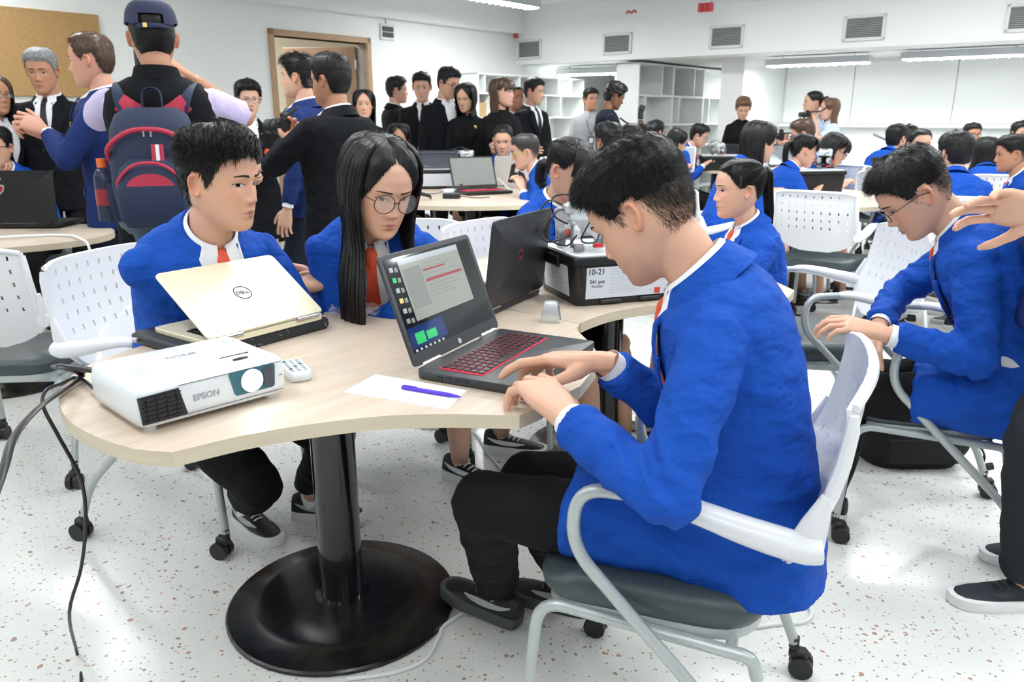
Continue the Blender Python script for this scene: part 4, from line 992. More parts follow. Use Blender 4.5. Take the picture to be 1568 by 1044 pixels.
        zth = np.interp(wv[:, 1], [-.075, -.035, 0], [-.074, -.055, -.018]); wgt = (smooth01((zth - wv[:, 2]) / .035) * smooth01((.050 - wv[:, 1]) / .03) * (np.abs(wv[:, 0]) < .085))[:, None] * .6; deg = np.bincount(ed.ravel(), minlength=len(wv))[:, None]
        for _ in range(40):
            ac = np.zeros_like(wv); np.add.at(ac, ed[:, 0], wv[ed[:, 1]]); np.add.at(ac, ed[:, 1], wv[ed[:, 0]]); wv = wv + (ac / deg - wv) * wgt
        hd2 = MB(); hd2.add(wv, [tuple(p.vertices) for p in wm.polygons], 0, cols); of = hd2.n; uu = sorted({i for f_ in loose.f for i in f_}); mp = {i: k for k, i in enumerate(uu)}
        for k in (1, 2, 3): hd2.add(hv[uu], [tuple(mp[i] for i in f_) for f_, mi_ in zip(loose.f, loose.m) if mi_ == k], k)
        bpy.data.meshes.remove(wm); body.merge(hd2, HM, HT)
    else: body.merge(hd, HM, HT); body.merge(nkm)
    rs = [bend(ring_at(*q, 20)) for q in sec(-.014) if q[0] < .46]; body.rings(rs)
    for sg in (-1, 1):
        sh, el, wr, A = arms[sg]; limb(body, [b1(sg * .09, 0, .40), sh + np.array([0, 0, -.025]), el, (el + wr * 2) / 3, wr], [.040, .040, .038, .034, .0265], 14, 3)
        hm = hand_mesh(A.get('pose', 'relax'), lod); d = nrm(wr - el)
        if 'hd' in A: d = nrm(Wi @ np.array(A['hd'], float))
        pn = Wi @ np.array(A['pn'], float) if 'pn' in A else (np.array([0, .15, -1.]) if sit is not None else np.array([-sg, .1, 0.]))
        Yv = d; Zv = -nrm(pn - d * (pn @ d)); Xv = np.cross(Yv, Zv); k = (1.0 if sex == 'f' else 1.10) * A.get('hs', 1)
        Mh = np.stack([Xv * (1 if sg < 0 else -1), Yv, Zv], 1) * k
        h2 = MB(); h2.merge(hm, Mh, wr + d * .010); 
        if sg > 0: h2.f = [f[::-1] for f in h2.f]
        h2.cols = [np.ones_like(c_) for c_ in h2.cols]; body.merge(h2)
        hp, kn, an, ft = legs[sg]; limb(body, [hp, kn, kn * .62 + an * .38, an], [.072, .050, .050, .033], 12, 3)
        limb(body, [an + np.array([0, 0, .01]), ft + np.array([0, 0, .03])], [.033, .028], 10, 2)
    cc = np.concatenate(body.cols); one = np.all(cc == 1, 1); cc[one] = sk; body.cols = [cc]; body.v = [body.verts()]
    ob = body.build('person', ['skin', 'eye_white', 'eye_dark', 'brow'], None, True, None, True)
    place(ob, tuple(loc), rz, scale); tag(ob, label, 'person', group); ob.name = 'person'
    vox = vox or {2: .0080, 1: .012, 0: .017}[lod]
    # ---- upper garment
    gm_ = jacket or shirt; add = .016 if jacket else .008; tor = MB(); lo = -.13 if sit is not None else -.13
    secs = sec(add, -.2)
    if jacket:
        secs = [(z, w, yf, yb) for z, w, yf, yb in secs if z > -.1]
        if sit is None: secs = [(-.17 if jl is None else jl, .176 * fat + add, .118 * fat + add, -.126 * fat - add)] + secs
        else: secs = [(-.10, .186 * fat + add, .120 * fat + add, -.146 * fat - add)] + [(z, w + (.012 if z < .05 else 0), yf, yb - (.012 if z < .05 else 0)) for z, w, yf, yb in secs]
    if jacket and lapel: secs = [q for q in secs if q[0] < .5] + [(.506, .092 if sex == 'm' else .080, .050, -.084)]
    else: secs[-1] = (secs[-1][0] - .012, secs[-1][1] + .004, secs[-1][2], secs[-1][3])
    dense = []
    for a, b in zip(secs[:-1], secs[1:]):
        for t in (0, .34, .67): dense.append(tuple(np.array(a) * (1 - t) + np.array(b) * t))
    dense.append(secs[-1])
    trest = [ring_at(*q, 32) for q in dense]; rb = MB(); rb.rings(trest); bvT = BVHTree.FromPolygons([tuple(p) for p in rb.verts()], rb.f)
    tor.rings([bend(r) for r in trest])
    for sg in (-1, 1):
        sh, el, wr, A = arms[sg]; inn = b1(sg * .07, -.008, .432); kk = 1.0 if sex == 'm' else .88
        if jacket: rad = [.056, .062, .060, .054, .050, .0445]; 
        else: rad = [.050, .060, .058, .051, .047, .041]
        rad = [r * kk * (1 + (fat - 1) * .5) for r in rad]; end = wr + nrm(el - wr) * (.026 if jacket else .012)
        if sleeves == 'long': limb(tor, [inn, sh, (sh + el) / 2, el, (el + wr) / 2, end], rad, 16, 3)
        elif sleeves == 'short': limb(tor, [inn, sh, (sh + el) / 2, sh * .25 + el * .75], [rad[0], rad[1], rad[2] * 1.06, rad[2] * 1.08], 16, 3)
    for e in (extra or []): limb(tor, [w2l(p) for p in e[0]], e[1], 14, 3)
    if sit is not None and jacket:
        for sg in (-1, 1):
            hp, kn, an, ft = legs[sg]; q = drape; limb(tor, [hp * .9 + np.array([0, -.03, .03]), hp * (1 - q) + kn * q + np.array([0, 0, .016])], [.112 * fat, .094 * fat], 14, 3)
    me = fuse(tor, vox, 4 if lod else 3)
    if lod > 0:
        v = mesh_np(me); nn = mesh_normals(me); amp = np.zeros(len(v)); sd = RNG.uniform(0, 50); K = fold * (1.0 if lod > 1 else .8)
        seg = [(arms[s_][0], arms[s_][1], arms[s_][2]) for s_ in (-1, 1)]
        for i, p in enumerate(v):
            a_ = 0.0; best = min(((np.linalg.norm(p - q[1]), q) for q in seg), key=lambda t: t[0]); de, (sh_, el_, wr_) = best
            du = nrm(el_ - sh_); df = nrm(wr_ - el_); ds = np.linalg.norm(p - sh_); dw = np.linalg.norm(p - wr_)
            we = math.exp(-(de / .12) ** 2)
            if we > .03:      # creases gather on the inside of the elbow
                ax = (p - el_) @ nrm(df + du); inner = .35 + .65 * max(0, (p - el_) @ nrm(df - du) / (de + 1e-6))
                ph = ax * 150 + 5 * noise.noise(Vector(p * 11) + Vector((sd, 0, 0))); a_ += we * inner * .0075 * (1 - 2 * abs(math.sin(ph * .5)))
            ws = math.exp(-(ds / .16) ** 2); q = Vector((p[0] * 10 + p[2] * 7 + sd, p[1] * 10, p[2] * 13)); n1 = 1 - 2 * abs(noise.noise(q)); q2 = Vector((p[0] * 5 - p[2] * 6, p[1] * 5 + sd, p[2] * 9)); n2 = 1 - 2 * abs(noise.noise(q2))
            wl = math.exp(-((p[2] - hipz - .05) / .13) ** 2); lo_arm = math.exp(-(dw / .15) ** 2)
            a_ += .0075 * (n1 - .5) * (.30 + .7 * wl + .35 * lo_arm + .25 * ws) + .0075 * (n2 - .5) * (.35 + .5 * wl)
            if lod > 1 and ds < .13: a_ -= .0028 * math.exp(-(((p - sh_) @ nrm(du * .35 + nrm(sh_ - b1(0, 0, .40)) * .9) - .002) / .006) ** 2)
            amp[i] = K * a_
        mesh_set(me, v + nn * amp[:, None])
    gobj = link('jacket' if jacket else 'shirt', me, gm_, ob)
    # ---- front patches in the rest pose, bent with the torso
    def py(x, z):
        h = bvT.ray_cast(Vector((x, .6, z)), Vector((0, -1, 0)))[0]
        return h.y if h is not None else None
    def patch(mb, rows, off, thick=.003, mi=0):
        G = []
        for r in rows:
            ys = [py(x, z) for x, z in r]; base = [q for q in ys if q is not None]; d0 = min(base) if base else .04
            G.append(bend([(x, (q if q is not None else d0) + off, z) for (x, z), q in zip(r, ys)]))
        mb.grid(np.array(G), None, thick, mi)
    nkx, nky = (.062, .062) if sex == 'm' else (.053, .054)
    def collar(mb, a0, gr, zt_, h, flare, leaf, mi=0):
        A = np.linspace(a0, 360 - a0, 40); rows = []
        for j in range(4):
            row = []
            for a in A:
                ph = R(a); lf = leaf * float(smooth01((54 - min(a, 360 - a)) / 24)); zz = zt_ + .036 * (1 - math.cos(ph)) / 2 - .006
                r, zq = [(gr - .004, zz - .06), (gr, zz), (gr + .006, zz - .004), (gr + .008 + flare + lf * .5, zz - h - lf)][j]
                X_, Y_ = math.sin(ph) * (nkx + r), -.010 + math.cos(ph) * (nky + r)
                if j == 3 and leaf and lf > .001:
                    q_ = py(X_, zq)
                    if q_ is not None: Y_ = max(Y_ - lf * .4, q_ + .007)
                row.append((X_, Y_, zq))
            rows.append(bend(row))
        mb.grid(np.array(rows), None, .003, mi)
    if jacket and lapel:
        zb = vlow; shp = MB(); rows = []
        for z in np.linspace(zb - .01, .508, 14):
            w = float(np.interp(z, [zb, zb + .06, .40, .45, .48, .52], [.006, .020, .052, .048, .040, .032]))
            rows.append([(x, z) for x in np.linspace(-w, w, 9)])
        if shirt != 'none':
            patch(shp, rows, .003); collar(shp, 10, .002, .536, .032, .006, .042)
            for sg in (-1, 1):
                sh, el, wr, A = arms[sg]; d = nrm(wr - el); k = 1 if sex == 'm' else .88
                cu = MB(); cu.tube([wr - d * .045, wr - d * .02, wr - d * .006], [.0335 * k, .0335 * k, .0345 * k], 16, False); cu.build('shirt_cuff', shirt, ob, True, 50)
            shp.build('shirt', shirt, ob, True, 50)
        for sg in (-1, 1):
            lp = MB(); rows = []
            for t in np.linspace(0, 1, 18):
                z = zb - .01 + t * (.485 - zb); wi = .002 + .050 * smooth01(t / .85); wd = np.interp(t, [0, .1, .45, .74, .755, .80, 1], [.006, .022, .058, .078, .050, .044, .040])
                xs = np.linspace(wi, wi + wd, 6); r = [(sg * x, z + (x - wi) * (.45 if t > .7 else .25 * t)) for x in xs]; rows.append(r if sg < 0 else r[::-1])
            patch(lp, [r[::-1] for r in rows], .010, .005); lp.build('lapel', jacket, ob, True, 45)
        lp = MB(); collar(lp, 36, .012, .527, .050, .030, 0); lp.build('jacket_collar', jacket, ob, True, 45)
        if lod > 0 or True:
            for sg in (-1, 1):
                fl = MB(); patch(fl, [[(sg * x if sg > 0 else -x, z) for x in ((.07, .09, .11, .13) if sg > 0 else (.13, .11, .09, .07))] for z in (.0, .025, .05)], .004, .003)
                fl.build('pocket_flap', jacket, ob, True, 40)
            for zz in (vlow - .02, vlow - .12):
                q = b1(.0, (py(0, zz) or .1) + .006, zz); bt = MB(); bt.ball(q, (.009, .005, .009), 10, 6); bt.build('button', 'plastic_black' if jacket != 'blazer' else 'silver', ob)
    elif not jacket and shirt.startswith('shirt'):
        cl = MB(); collar(cl, 14, .004, .545, .036, .010, .040); cl.build('collar', shirt, ob, True, 50)
    if tie:
        tp = MB(); zs = np.linspace(.508, max(vlow, .10), 12); rows = []
        for i, z in enumerate(zs):
            w = .0185 if z > .495 else (.0150 if z > .475 else .0125 + .024 * (.475 - z) / .3)
            rows.append([(x, z) for x in np.linspace(w, -w, 5)])
        patch(tp, rows[::-1] if False else [r[::-1] for r in rows[::-1]], .0085, .004); tp.tube([b1(0, (py(0, .508) or .05) + .004, .512), b1(0, (py(0, .495) or .05) + .009, .497), b1(0, (py(0, .475) or .05) + .009, .474)], [(.0185, .008), (.0175, .010), (.0125, .007)], 10, up=(0, 1, 0)); tp.build('tie', tie, ob, True, 60)
    # ---- lower garment
    if not hiddenlegs:
        lg = MB(); limb_r = [.084, .076, .070, .062] if sex == 'm' else [.080, .070, .062, .056]
        rsp = [bend(ring_at(*q, 24)) for q in sec(-.006 if jacket else .016) if q[0] < .15]; lg.rings(rsp)
        lg.ball((0, -.01, hipz - .02), (.152 * fat, .110 * fat, .105), 18, 12)
        for sg in (-1, 1):
            hp, kn, an, ft = legs[sg]
            if skirt:
                if sit is not None: limb(lg, [hp, hp * .4 + kn * .6, hp * .12 + kn * .88], [.10, .088, .078], 16, 3)
            else:
                limb(lg, [hp, (hp + kn) / 2 + np.array([0, 0, -.005]), kn, (kn + an) / 2, an * .97 + kn * .03 + np.array([0, 0, -.005 if hemz is None else hemz])], [limb_r[0] * fat * (.88 if jacket else 1), limb_r[1] * fat * 1.02, limb_r[2], limb_r[3], limb_r[3] * .92], 16, 3)
        if skirt and sit is None:
            lg.rings([ring_at(hipz + q, w * fat, d * fat, -d * fat, 28) for q, w, d in ((.10, .15, .11), (0, .178, .13), (-.15, .19, .145), (-.33, .195, .15), (-.44, .20, .155))])
        me = fuse(lg, vox * 1.15, 4)
        if lod > 0:
            v = mesh_np(me); nn = mesh_normals(me); amp = np.array([.011 * (.45 - abs(noise.noise(Vector((p[0] * 8, p[1] * 8 + p[2] * 4, p[2] * 13))))) + .004 * (.45 - abs(noise.noise(Vector((p[0] * 20, p[1] * 20, p[2] * 30))))) for p in v]); mesh_set(me, v + nn * amp[:, None])
        link('skirt' if skirt else 'trousers', me, bottom, ob)
        # ---- shoes
        pr = shoe_parts(shoe, lod); col = {'shoe': shoemat, 'sole': solemat, 'laces': laces, 'emblem': emblem}
        for i, sg in enumerate((-1, 1)):
            hp, kn, an, ft = legs[sg]; d = nrm((an - kn) * [1, 1, 0]) if False else None
            fd = np.array([sg * .18, 1, 0]) if feet is None or not isinstance(feet, dict) else None
            fdir = (ho.get('fdir') or [None, None])[i] if isinstance(ho, dict) else None
            dv = nrm(Wi @ np.array(fdir, float)) if fdir is not None else nrm(fd)
            Mf = np.stack([np.cross(dv, (0, 0, 1)), dv, (0, 0, 1)], 1) @ rotx(R(toeup[i])); so = None
            for k in ('shoe', 'sole', 'laces', 'emblem'):
                if pr[k].n == 0 or (lod == 0 and k in ('laces', 'emblem')) : continue
                q = MB(); q.merge(pr[k], Mf, ft); w = q.build(k, col[k], ob if so is None else so, True, 45)
                if so is None: so = w
            if socks:
                q = MB(); limb(q, [an + np.array([0, 0, .055]), an, ft + Mf @ np.array([0, 0, .045])], [.039, .037, .036], 14, 2); q.build('sock', socks, ob)
    # ---- hair, glasses
    hm_ = make_hair(hair, ho, HM, HT, lod, hipz, bend); hm_.build('hair', hairmat, ob, True, None)
    if glasses:
        a, b = make_glasses(glasses, HM, HT, None); gg = a.build('glasses', gm, ob, True, None); b.build('lens', 'lens_glass', gg, False)
    ob['_'] = 0; del ob['_']
    PEOPLE.append((ob, HM, HT, bend, arms, w2l))
    return ob, dict(HM=HM, HT=HT, bend=bend, arms=arms, legs=legs, w2l=w2l, py=py, b1=b1, patch=patch, hipz=hipz)
PEOPLE = []
# ------------------------------------------------------------------ the people in the room
_c16, _s16 = math.cos(R(16)), math.sin(R(16))
def ray(u, v):
    a, b = (u - 784) / 1200., (v - 522) / 1200.; return np.array([a, _c16 - _s16 * b, -_s16 - _c16 * b])
def atz(u, v, z): r = ray(u, v); t = (z - CAM_H) / r[2]; return np.array([r[0] * t, r[1] * t, z])
def atY(u, v, Y): r = ray(u, v); t = Y / r[1]; return np.array([r[0] * t, Y, CAM_H + r[2] * t])
CHAIRL = 'white perforated chair with grey seat under the '
def seated(label, who, u, v, Y, face, chair_at=True, **k):
    k.setdefault('sit', .47); k.setdefault('lean', 14); k.setdefault('curve', 18)
    ob, d = person(label, (0, 0), face, fit=atY(u, v, Y), **k)
    if chair_at:
        a = R(k.get('cface', face)); f = np.array([math.sin(a), math.cos(a)]); c = np.array(ob.location[:2]) + f * .05
        chair(c[0], c[1], face, CHAIRL + who)
    return ob, d
def standing(label, u, v, Y, face, **k):
    k.setdefault('tie', None); return person(label, (0, 0), face, fit=atY(u, v, Y), **k)
PP = {}
def front_people():
    # boy in the foreground, typing
    PP['F1'] = person('boy in blue blazer bending over the open laptop, typing with both hands', (0, 0), -74, fit=atY(934, 222, 1.52), vox=.0065, fold=1.35, drape=.66, sit=.46, lean=0, curve=30, head=(13, 36, 0), lod=2, hair='fade', skin='mid', stubble=.25, eyes=.35, nose=1.05, hscale=1.08,
        ho=dict(n=22000, wid=.00045, len=(.017, .011), lift=(.004, .0014), flow=(0, .9, -.1), flow2=(0, -.3, -1), jit=.28, fdir=((-.85, .5, 0), (-.9, .4, 0))),
        L=dict(hs=1.12, w=atz(868, 640, .778), ew=(.36, 1.05, .76), ls=1.04, pose='type', pn=(-.22, .30, -.92), hd=(-.42, .87, .22)), Rt=dict(hs=1.10, w=atz(926, 554, .825), ew=(.55, 1.62, .62), pose='point', pn=(0, -.15, -1), hd=(-.93, .36, -.05)),
        feet=((*atz(762, 948, .0)[:2], .012, 'w'), (*atz(868, 930, 0)[:2], 0.0, 'w')), knee=(atz(742, 770, .53), atz(812, 735, .53)), toeup=(7, 0), hemz=.02, shoemat='shoe_black', solemat='sole_grey', laces='shoe_grey', emblem='swoosh')
    PP['F2'] = person('boy in blue blazer and orange tie sitting with clasped hands, looking sideways', (0, 0), 134, fit=atY(333, 190, 2.05), sit=.46, lean=18, curve=16, head=(-26, 6, 0), lod=2, hair='sweep', skin='mid', eyes=.62, gaze=.5, vlow=.20, hscale=1.06,
        ho=dict(n=4200, wid=.0011, len=(.038, .010), lift=(.004, .0005), flow=(.75, .5, -.1), jit=.14, fdir=((.95, -.1, 0), (.72, -.69, 0))),
        L=dict(w=atz(494, 432, .80), ew=(-.42, 2.40, .55), pose='fist', pn=(-.75, .6, 0), hd=(-.6, -.8, .05)), Rt=dict(w=atz(446, 442, .82), ew=(-1.0, 1.95, .75), pose='clasp', pn=(.5, .6, -.3), hd=(.7, .6, .1)),
        feet=((*atz(480, 792, 0)[:2], 0, 'w'), (*atz(382, 806, 0)[:2], 0, 'w')), socks='sock_white', hemz=.05)
    PP['F3'] = person('girl with long black hair and round glasses in blue blazer and orange tie', (0, 0), 172, fit=atY(592, 206, 2.18), sit=.46, lean=24, curve=20, head=(-26, 20, -4), lod=2, sex='f', hair='long', skin='light', glasses='round', gm='glasses_metal', eyes=.6, skirt=True, bottom='dress_black', hscale=1.08,
        ho=dict(fwd=.06, n=900, fall=.33, open=58, spread=.30, vol=1.0, fdir=((.85, -.2, 0), (.75, -.55, 0))), Rt=dict(w=atz(640, 462, .795), ew=(-.72, 2.36, .72), pose='type', pn=(0, 0, -1)), L=dict(w=atz(700, 450, .795), ew=(-.1, 2.75, .72), pose='type', pn=(0, 0, -1)),
        knee=((.0, 2.58, .50), (-.18, 2.44, .50)), feet=((*atz(768, 690, 0)[:2], 0, 'w'), (*atz(705, 733, 0)[:2], 0, 'w')), laces='sole_white', emblem='sole_white')
    PP['F4'] = seated('girl with bangs and low ponytail behind the black kit box', 'girl with bangs', 885, 207, 2.95, 128, lod=1, sex='f', hair='pony', skin='mid', ho=dict(bangs=True, tail=.16, tie_at=(0, -.118, -.02), bangz=.008), head=(0, 16, 0), skirt=True, bottom='dress_black', lean=10, curve=14)
    PP['F5'] = seated('girl with black headband and long ponytail turned towards the kit box', 'girl with headband', 1133, 238, 3.0, -98, lod=2, sex='f', hair='pony', skin='light', ho=dict(tail=.36, tie_at=(0, -.100, .062), ty=-.02), head=(2, 4, 0), skirt=True, bottom='dress_black', lean=8, curve=12, eyes=.6, chair_at=False)
    PP['F6'] = person('boy with glasses in blue blazer slumped over his lap, hands on his thighs', (0, 0), -60, fit=atY(1362, 235, 2.33), drape=.62, fold=1.3, sit=.46, lean=6, curve=36, head=(-18, 42, 0), lod=2, hair='fade', skin='mid', glasses='thin', eyes=.3, hscale=1.05,
        ho=dict(n=8000, wid=.0007, len=(.016, .008), lift=(.004, .001), flow=(0, .7, .1), flow2=(0, -.3, -1), jit=.4, fdir=((-.8, .5, 0), (-.8, .5, 0))), L=dict(w=atY(1358, 512, 2.14), ew=(1.48, 2.0, .66), pose='relax', pn=(.2, .2, -1)), Rt=dict(w=atY(1345, 500, 2.34), ew=(1.2, 2.75, .6), pose='relax', pn=(.2, -.2, -1)),
        feet=((*atz(1262, 790, 0)[:2], 0, 'w'), (*atz(1225, 760, 0)[:2], 0, 'w')))
    PP['S17'] = person('standing person in dark blue blazer and grey trousers gesturing with one hand', (1.46, 1.92), -84, scale=1.02, tie=None, jacket='blazer_dark', bottom='trousers_grey', hair='short', lod=1, L=dict(w=(1.16, 1.70, 1.10), e=(-.3, -.6, -.6), pose='open', pn=(-.2, -.6, -.3), hd=(-1, .05, .12)), Rt=dict(t=(.2, .12, .80)),
        feet=((*atz(1560, 925, 0)[:2], 0, 'w'), (1.62, 2.10, 0, 'w')), shoemat='shoe_navy', solemat='sole_white', laces='shoe_black', emblem='shoe_black', ho=dict(fdir=((-1, .05, 0), (-1, .1, 0))))
    chair(.335, 1.46, -68, CHAIRL + 'typing boy with the laptop'); chair(-1.03, 2.42, 107, CHAIRL + 'boy with clasped hands'); chair(-.42, 2.98, 175, CHAIRL + 'girl with round glasses')
    chair(1.33, 2.37, -70, CHAIRL + 'slumped boy with glasses, a backpack beneath it'); chair(1.22, 3.05, -88, CHAIRL + 'girl with headband')
    chair(1.95, 4.85, 38, 'empty white perforated chair with grey seat at the table with the kit box'); chair(-1.88, 2.85, -5, 'empty white perforated chair with grey seat before the black gaming laptop')
    chair(2.65, 4.5, 8, 'empty white perforated chair behind the slumped boy, at the back table')
front_people()
FOLD = dict(L=dict(t=(.10, .20, 1.12), e=(-1, -.1, -.7), pose='relax', pn=(0, -1, 0)), Rt=dict(t=(-.10, .23, 1.10), e=(1, -.1, -.7), pose='relax', pn=(0, -1, 0)))
CLASP = dict(L=dict(t=(-.02, .20, .90), e=(-1, -.4, -.4), pose='clasp'), Rt=dict(t=(.03, .20, .90), e=(1, -.4, -.4), pose='clasp'))
CAMH = dict(L=dict(t=(-.05, .30, 1.40), e=(-.7, -.2, -1), pose='grip', pn=(0, 0, 1)), Rt=dict(t=(.08, .26, 1.43), e=(.8, -.2, -1), pose='grip'))
def back_people():
    SB = dict(jacket='suit_black', bottom='trousers_black', shoe='dress', solemat='rubber')
    PP['S1'] = standing('grey-haired older man in black suit, white shirt and dark tie', 57, 71, 4.95, 168, hair='short', hairmat='hair_grey', tie='tie_black', skin='tan', lod=1, head=(0, 10, 0), fat=1.12, eyes=.4, ho=dict(vol=.9), **SB)
    PP['S2'] = standing('man with receding brown hair in dark blue blazer talking with raised clasped hands', 132, 48, 4.2, -104, hair='receding', hairmat='hair_brown', skin='pink', lod=1, jacket='blazer_dark', bottom='suit_navy', fat=1.10, head=(6, 4, 0), nose=1.3, ho=dict(vol=1.6),
        L=dict(t=(-.05, .27, 1.24), e=(-.8, -.5, -.6), pose='clasp', hd=(-.6, -.5, .5), pn=(0, .6, -.4)), Rt=dict(t=(.03, .30, 1.22), e=(.8, -.5, -.6), pose='clasp', hd=(-.7, -.3, .5), pn=(0, -.6, -.3)))
    PP['S3'] = standing('photographer in navy cap, black vest and lilac shirt wearing a red and navy backpack', 226, -6, 3.3, -14, lod=2, jacket=None, shirt='shirt_lilac', sleeves='short', bottom='jeans', hair='buzz', skin='tan', fat=1.16, cap=.01, head=(-14, 4, 0), ho=dict(n=2500, wid=.0008, len=(.008, .008), lift=(.001, .001)), hscale=1.06,
        L=dict(t=(-.10, .26, 1.45), e=(-1, .1, -.8), pose='grip', pn=(0, .4, 1)), Rt=dict(t=(.10, .24, 1.45), e=(1, .1, -.8), pose='grip'))
    PP['S4'] = standing('woman with short black hair and glasses in black jacket with orange badge', 378, 123, 5.7, 158, sex='f', hair='full', skin='light', glasses='thin', gm='glasses_metal', lod=1, skirt=True, jacket='suit_black', bottom='suit_black', L=dict(t=(-.02, .26, 1.08), e=(-1, -.2, -.6), pose='fist'), Rt=dict(t=(.10, .24, 1.02), e=(1, -.3, -.5), pose='grip'), shoe='heel', head=(-6, 4, 0), ho=dict(vol=1.2), fat=1.05)
    PP['S5'] = standing('heavy photographer in black suit and glasses seen from behind, holding a camera', 503, 79, 3.95, -58, hair='short', skin='tan', lod=2, fat=1.25, glasses='thin', head=(-8, 3, 0), ho=dict(n=2600, wid=.001, len=(.014, .008), lift=(.002, .001), flow=(0, -.4, -.6)), L=dict(t=(-.08, .30, 1.28), e=(-1, -.1, -.8), pose='grip', pn=(0, 0, 1)), Rt=dict(t=(.12, .24, 1.24), e=(.9, -.2, -.8), pose='grip'), **SB)
    PP['S6'] = standing('man with spiky black hair in dark blue blazer standing in the doorway', 456, 81, 4.9, -84, hair='short', skin='mid', lod=1, jacket='blazer_dark', bottom='suit_navy', ho=dict(strands=True, n=1500, wid=.0016, len=(.03, .01), lift=(.014, .001)))
    PP['S6b'] = standing('dark-haired person mostly hidden behind the heavy photographer', 556, 135, 6.4, 170, sex='f', hair='bob', skin='mid', skirt=True, **{**SB, 'shoe': 'heel'})
    PP['S7'] = standing('man in black suit without tie standing nearest the doorway, head in profile', 606, 116, 8.1, 60, hair='short', skin='mid', head=(20, 0, 0), **SB)
    PP['S8'] = standing('smiling man in black suit and black tie raising one hand', 645, 109, 7.7, 172, hair='short', skin='light', tie='tie_black', smile=.5, head=(6, 12, 0), L=dict(t=(-.22, .24, 1.20), e=(-.8, -.5, -.6), pose='fist'), Rt=dict(t=(.02, .26, 1.02), e=(.8, -.5, -.6), pose='relax'), **SB)
    PP['S9'] = standing('tall man in black suit and glasses looking down beside the woman with brooch', 690, 102, 7.3, 150, hair='short', skin='mid', glasses='thick', head=(-20, 16, 0), **SB)
    PP['S10'] = standing('woman in black jacket with pearl necklace and round brooch, eyes lowered', 711, 126, 7.1, 186, sex='f', hair='long', skin='mid', skirt=True, smile=.3, eyes=.3, head=(14, 14, 0), ho=dict(fall=.14, open=62), **{**SB, 'shoe': 'heel', 'shirt': 'dress_black'})
    PP['S11'] = standing('smiling woman in black dress with folded arms', 769, 116, 6.9, 150, sex='f', hair='bob', hairmat='hair_brown', skin='light', jacket=None, shirt='dress_black', sleeves='short', bottom='dress_black', skirt=True, smile=.8, head=(-30, 0, 0), ho=dict(bangs=True, fall=.14, open=84), shoe='heel', **FOLD)
    PP['S11b'] = standing('person mostly hidden behind the smiling woman in black dress', 789, 130, 8.4, 150, hair='receding', skin='tan', **SB)
    PP['S12'] = standing('man in black suit and black tie with hands clasped low, next to the smiling woman', 819, 118, 8.2, 140, hair='short', skin='mid', tie='tie_black', smile=.5, head=(-22, 6, 0), **CLASP, **SB)
    PP['S13'] = standing('man in grey short-sleeved shirt with a name badge on a lanyard', 905, 134, 9.3, 176, jacket=None, shirt='shirt_grey', sleeves='short', hair='short', skin='tan', bottom='trousers_grey', head=(-16, 0, 0))
    PP['S14'] = standing('photographer with curly black hair in dark shirt holding a camera with flash', 948, 127, 8.2, 82, jacket=None, shirt='suit_navy', hair='curly', skin='dark', lod=1, sleeves='short', ho=dict(strands=False), head=(0, 22, 0), L=dict(t=(-.05, .30, 1.20), e=(-.7, -.2, -1), pose='grip', pn=(0, 0, 1)), Rt=dict(t=(.05, .28, 1.22), e=(.8, -.2, -1), pose='grip'))
    PP['S15'] = standing('woman with short brown hair in a black long-sleeved top looking down', 1140, 149, 8.9, 184, sex='f', hair='full', hairmat='hair_lightbrown', skin='mid', jacket=None, shirt='dress_black', bottom='dress_black', head=(6, 24, 0))
    PP['S16'] = standing('woman with hair tied back holding a camera at chest height by the far wall', 1248, 137, 8.5, -80, sex='f', hair='pony', skin='mid', jacket=None, shirt='shirt_blue', bottom='jeans', sleeves='short', ho=dict(tail=.1), L=dict(t=(-.05, .30, 1.15), e=(-.7, -.2, -1), pose='grip'), Rt=dict(t=(.08, .26, 1.18), e=(.8, -.2, -1), pose='grip'))
    PP['S16b'] = standing('woman with long wavy brown hair raising a small camera to her eye', 1272, 148, 8.4, -96, sex='f', hair='long', hairmat='hair_lightbrown', skin='light', jacket=None, shirt='shirt_blue', bottom='jeans', sleeves='short', ho=dict(fall=.24, open=86), L=dict(t=(-.08, .22, 1.46), e=(-.7, .3, -1), pose='grip'), Rt=dict(t=(.08, .22, 1.46), e=(.8, .3, -1), pose='grip'))
    PP['SL'] = standing('long-haired person with glasses in black suit beside the grey-haired man', -14, 112, 4.9, 120, hair='long', hairmat='hair_brown', sex='f', skin='tan', glasses='thin', skirt=True, **{**SB, 'shoe': 'heel'})
    S = seated
    S('student with glasses resting chin on a hand behind the gaming laptop', 'student behind the gaming laptop', -12, 190, 4.75, 172, glasses='thick', skin='mid', Rt=dict(t=(.02, .27, 1.02), e=(.6, 0, -1), pose='fist'))
    S('girl in blue blazer looking over a silver laptop with a drawing on it', 'girl behind the silver laptop', 770, 189, 6.5, 186, sex='f', hair='pony', skin='light', head=(0, 14, 0), skirt=True, bottom='dress_black', ho=dict(tail=.1, tie_at=(0, -.11, 0)), tie=None)
    S('boy with shaved grey sides and yellow glasses leaning on the round table', 'boy with shaved sides', 800, 204, 5.6, -82, hair='fade', hairmat='hair_darkgrey', skin='light', glasses='thick', gm='glasses_yellow', lod=1, head=(-6, 10, 0), lean=26, curve=16, ho=dict(strands=True, n=1500, wid=.001, len=(.01, .006)))
    S('girl peeping out behind the transparent bin on the round table', 'girl behind the transparent bin', 610, 187, 6.6, 175, sex='f', hair='bob', skin='tan', head=(0, 8, 0), skirt=True, bottom='dress_black', tie=None)
    S('student with curly black hair behind the girl with bangs', 'student with curly hair', 931, 189, 6.1, -30, hair='curly', skin='tan', ho=dict(vol=1.15))
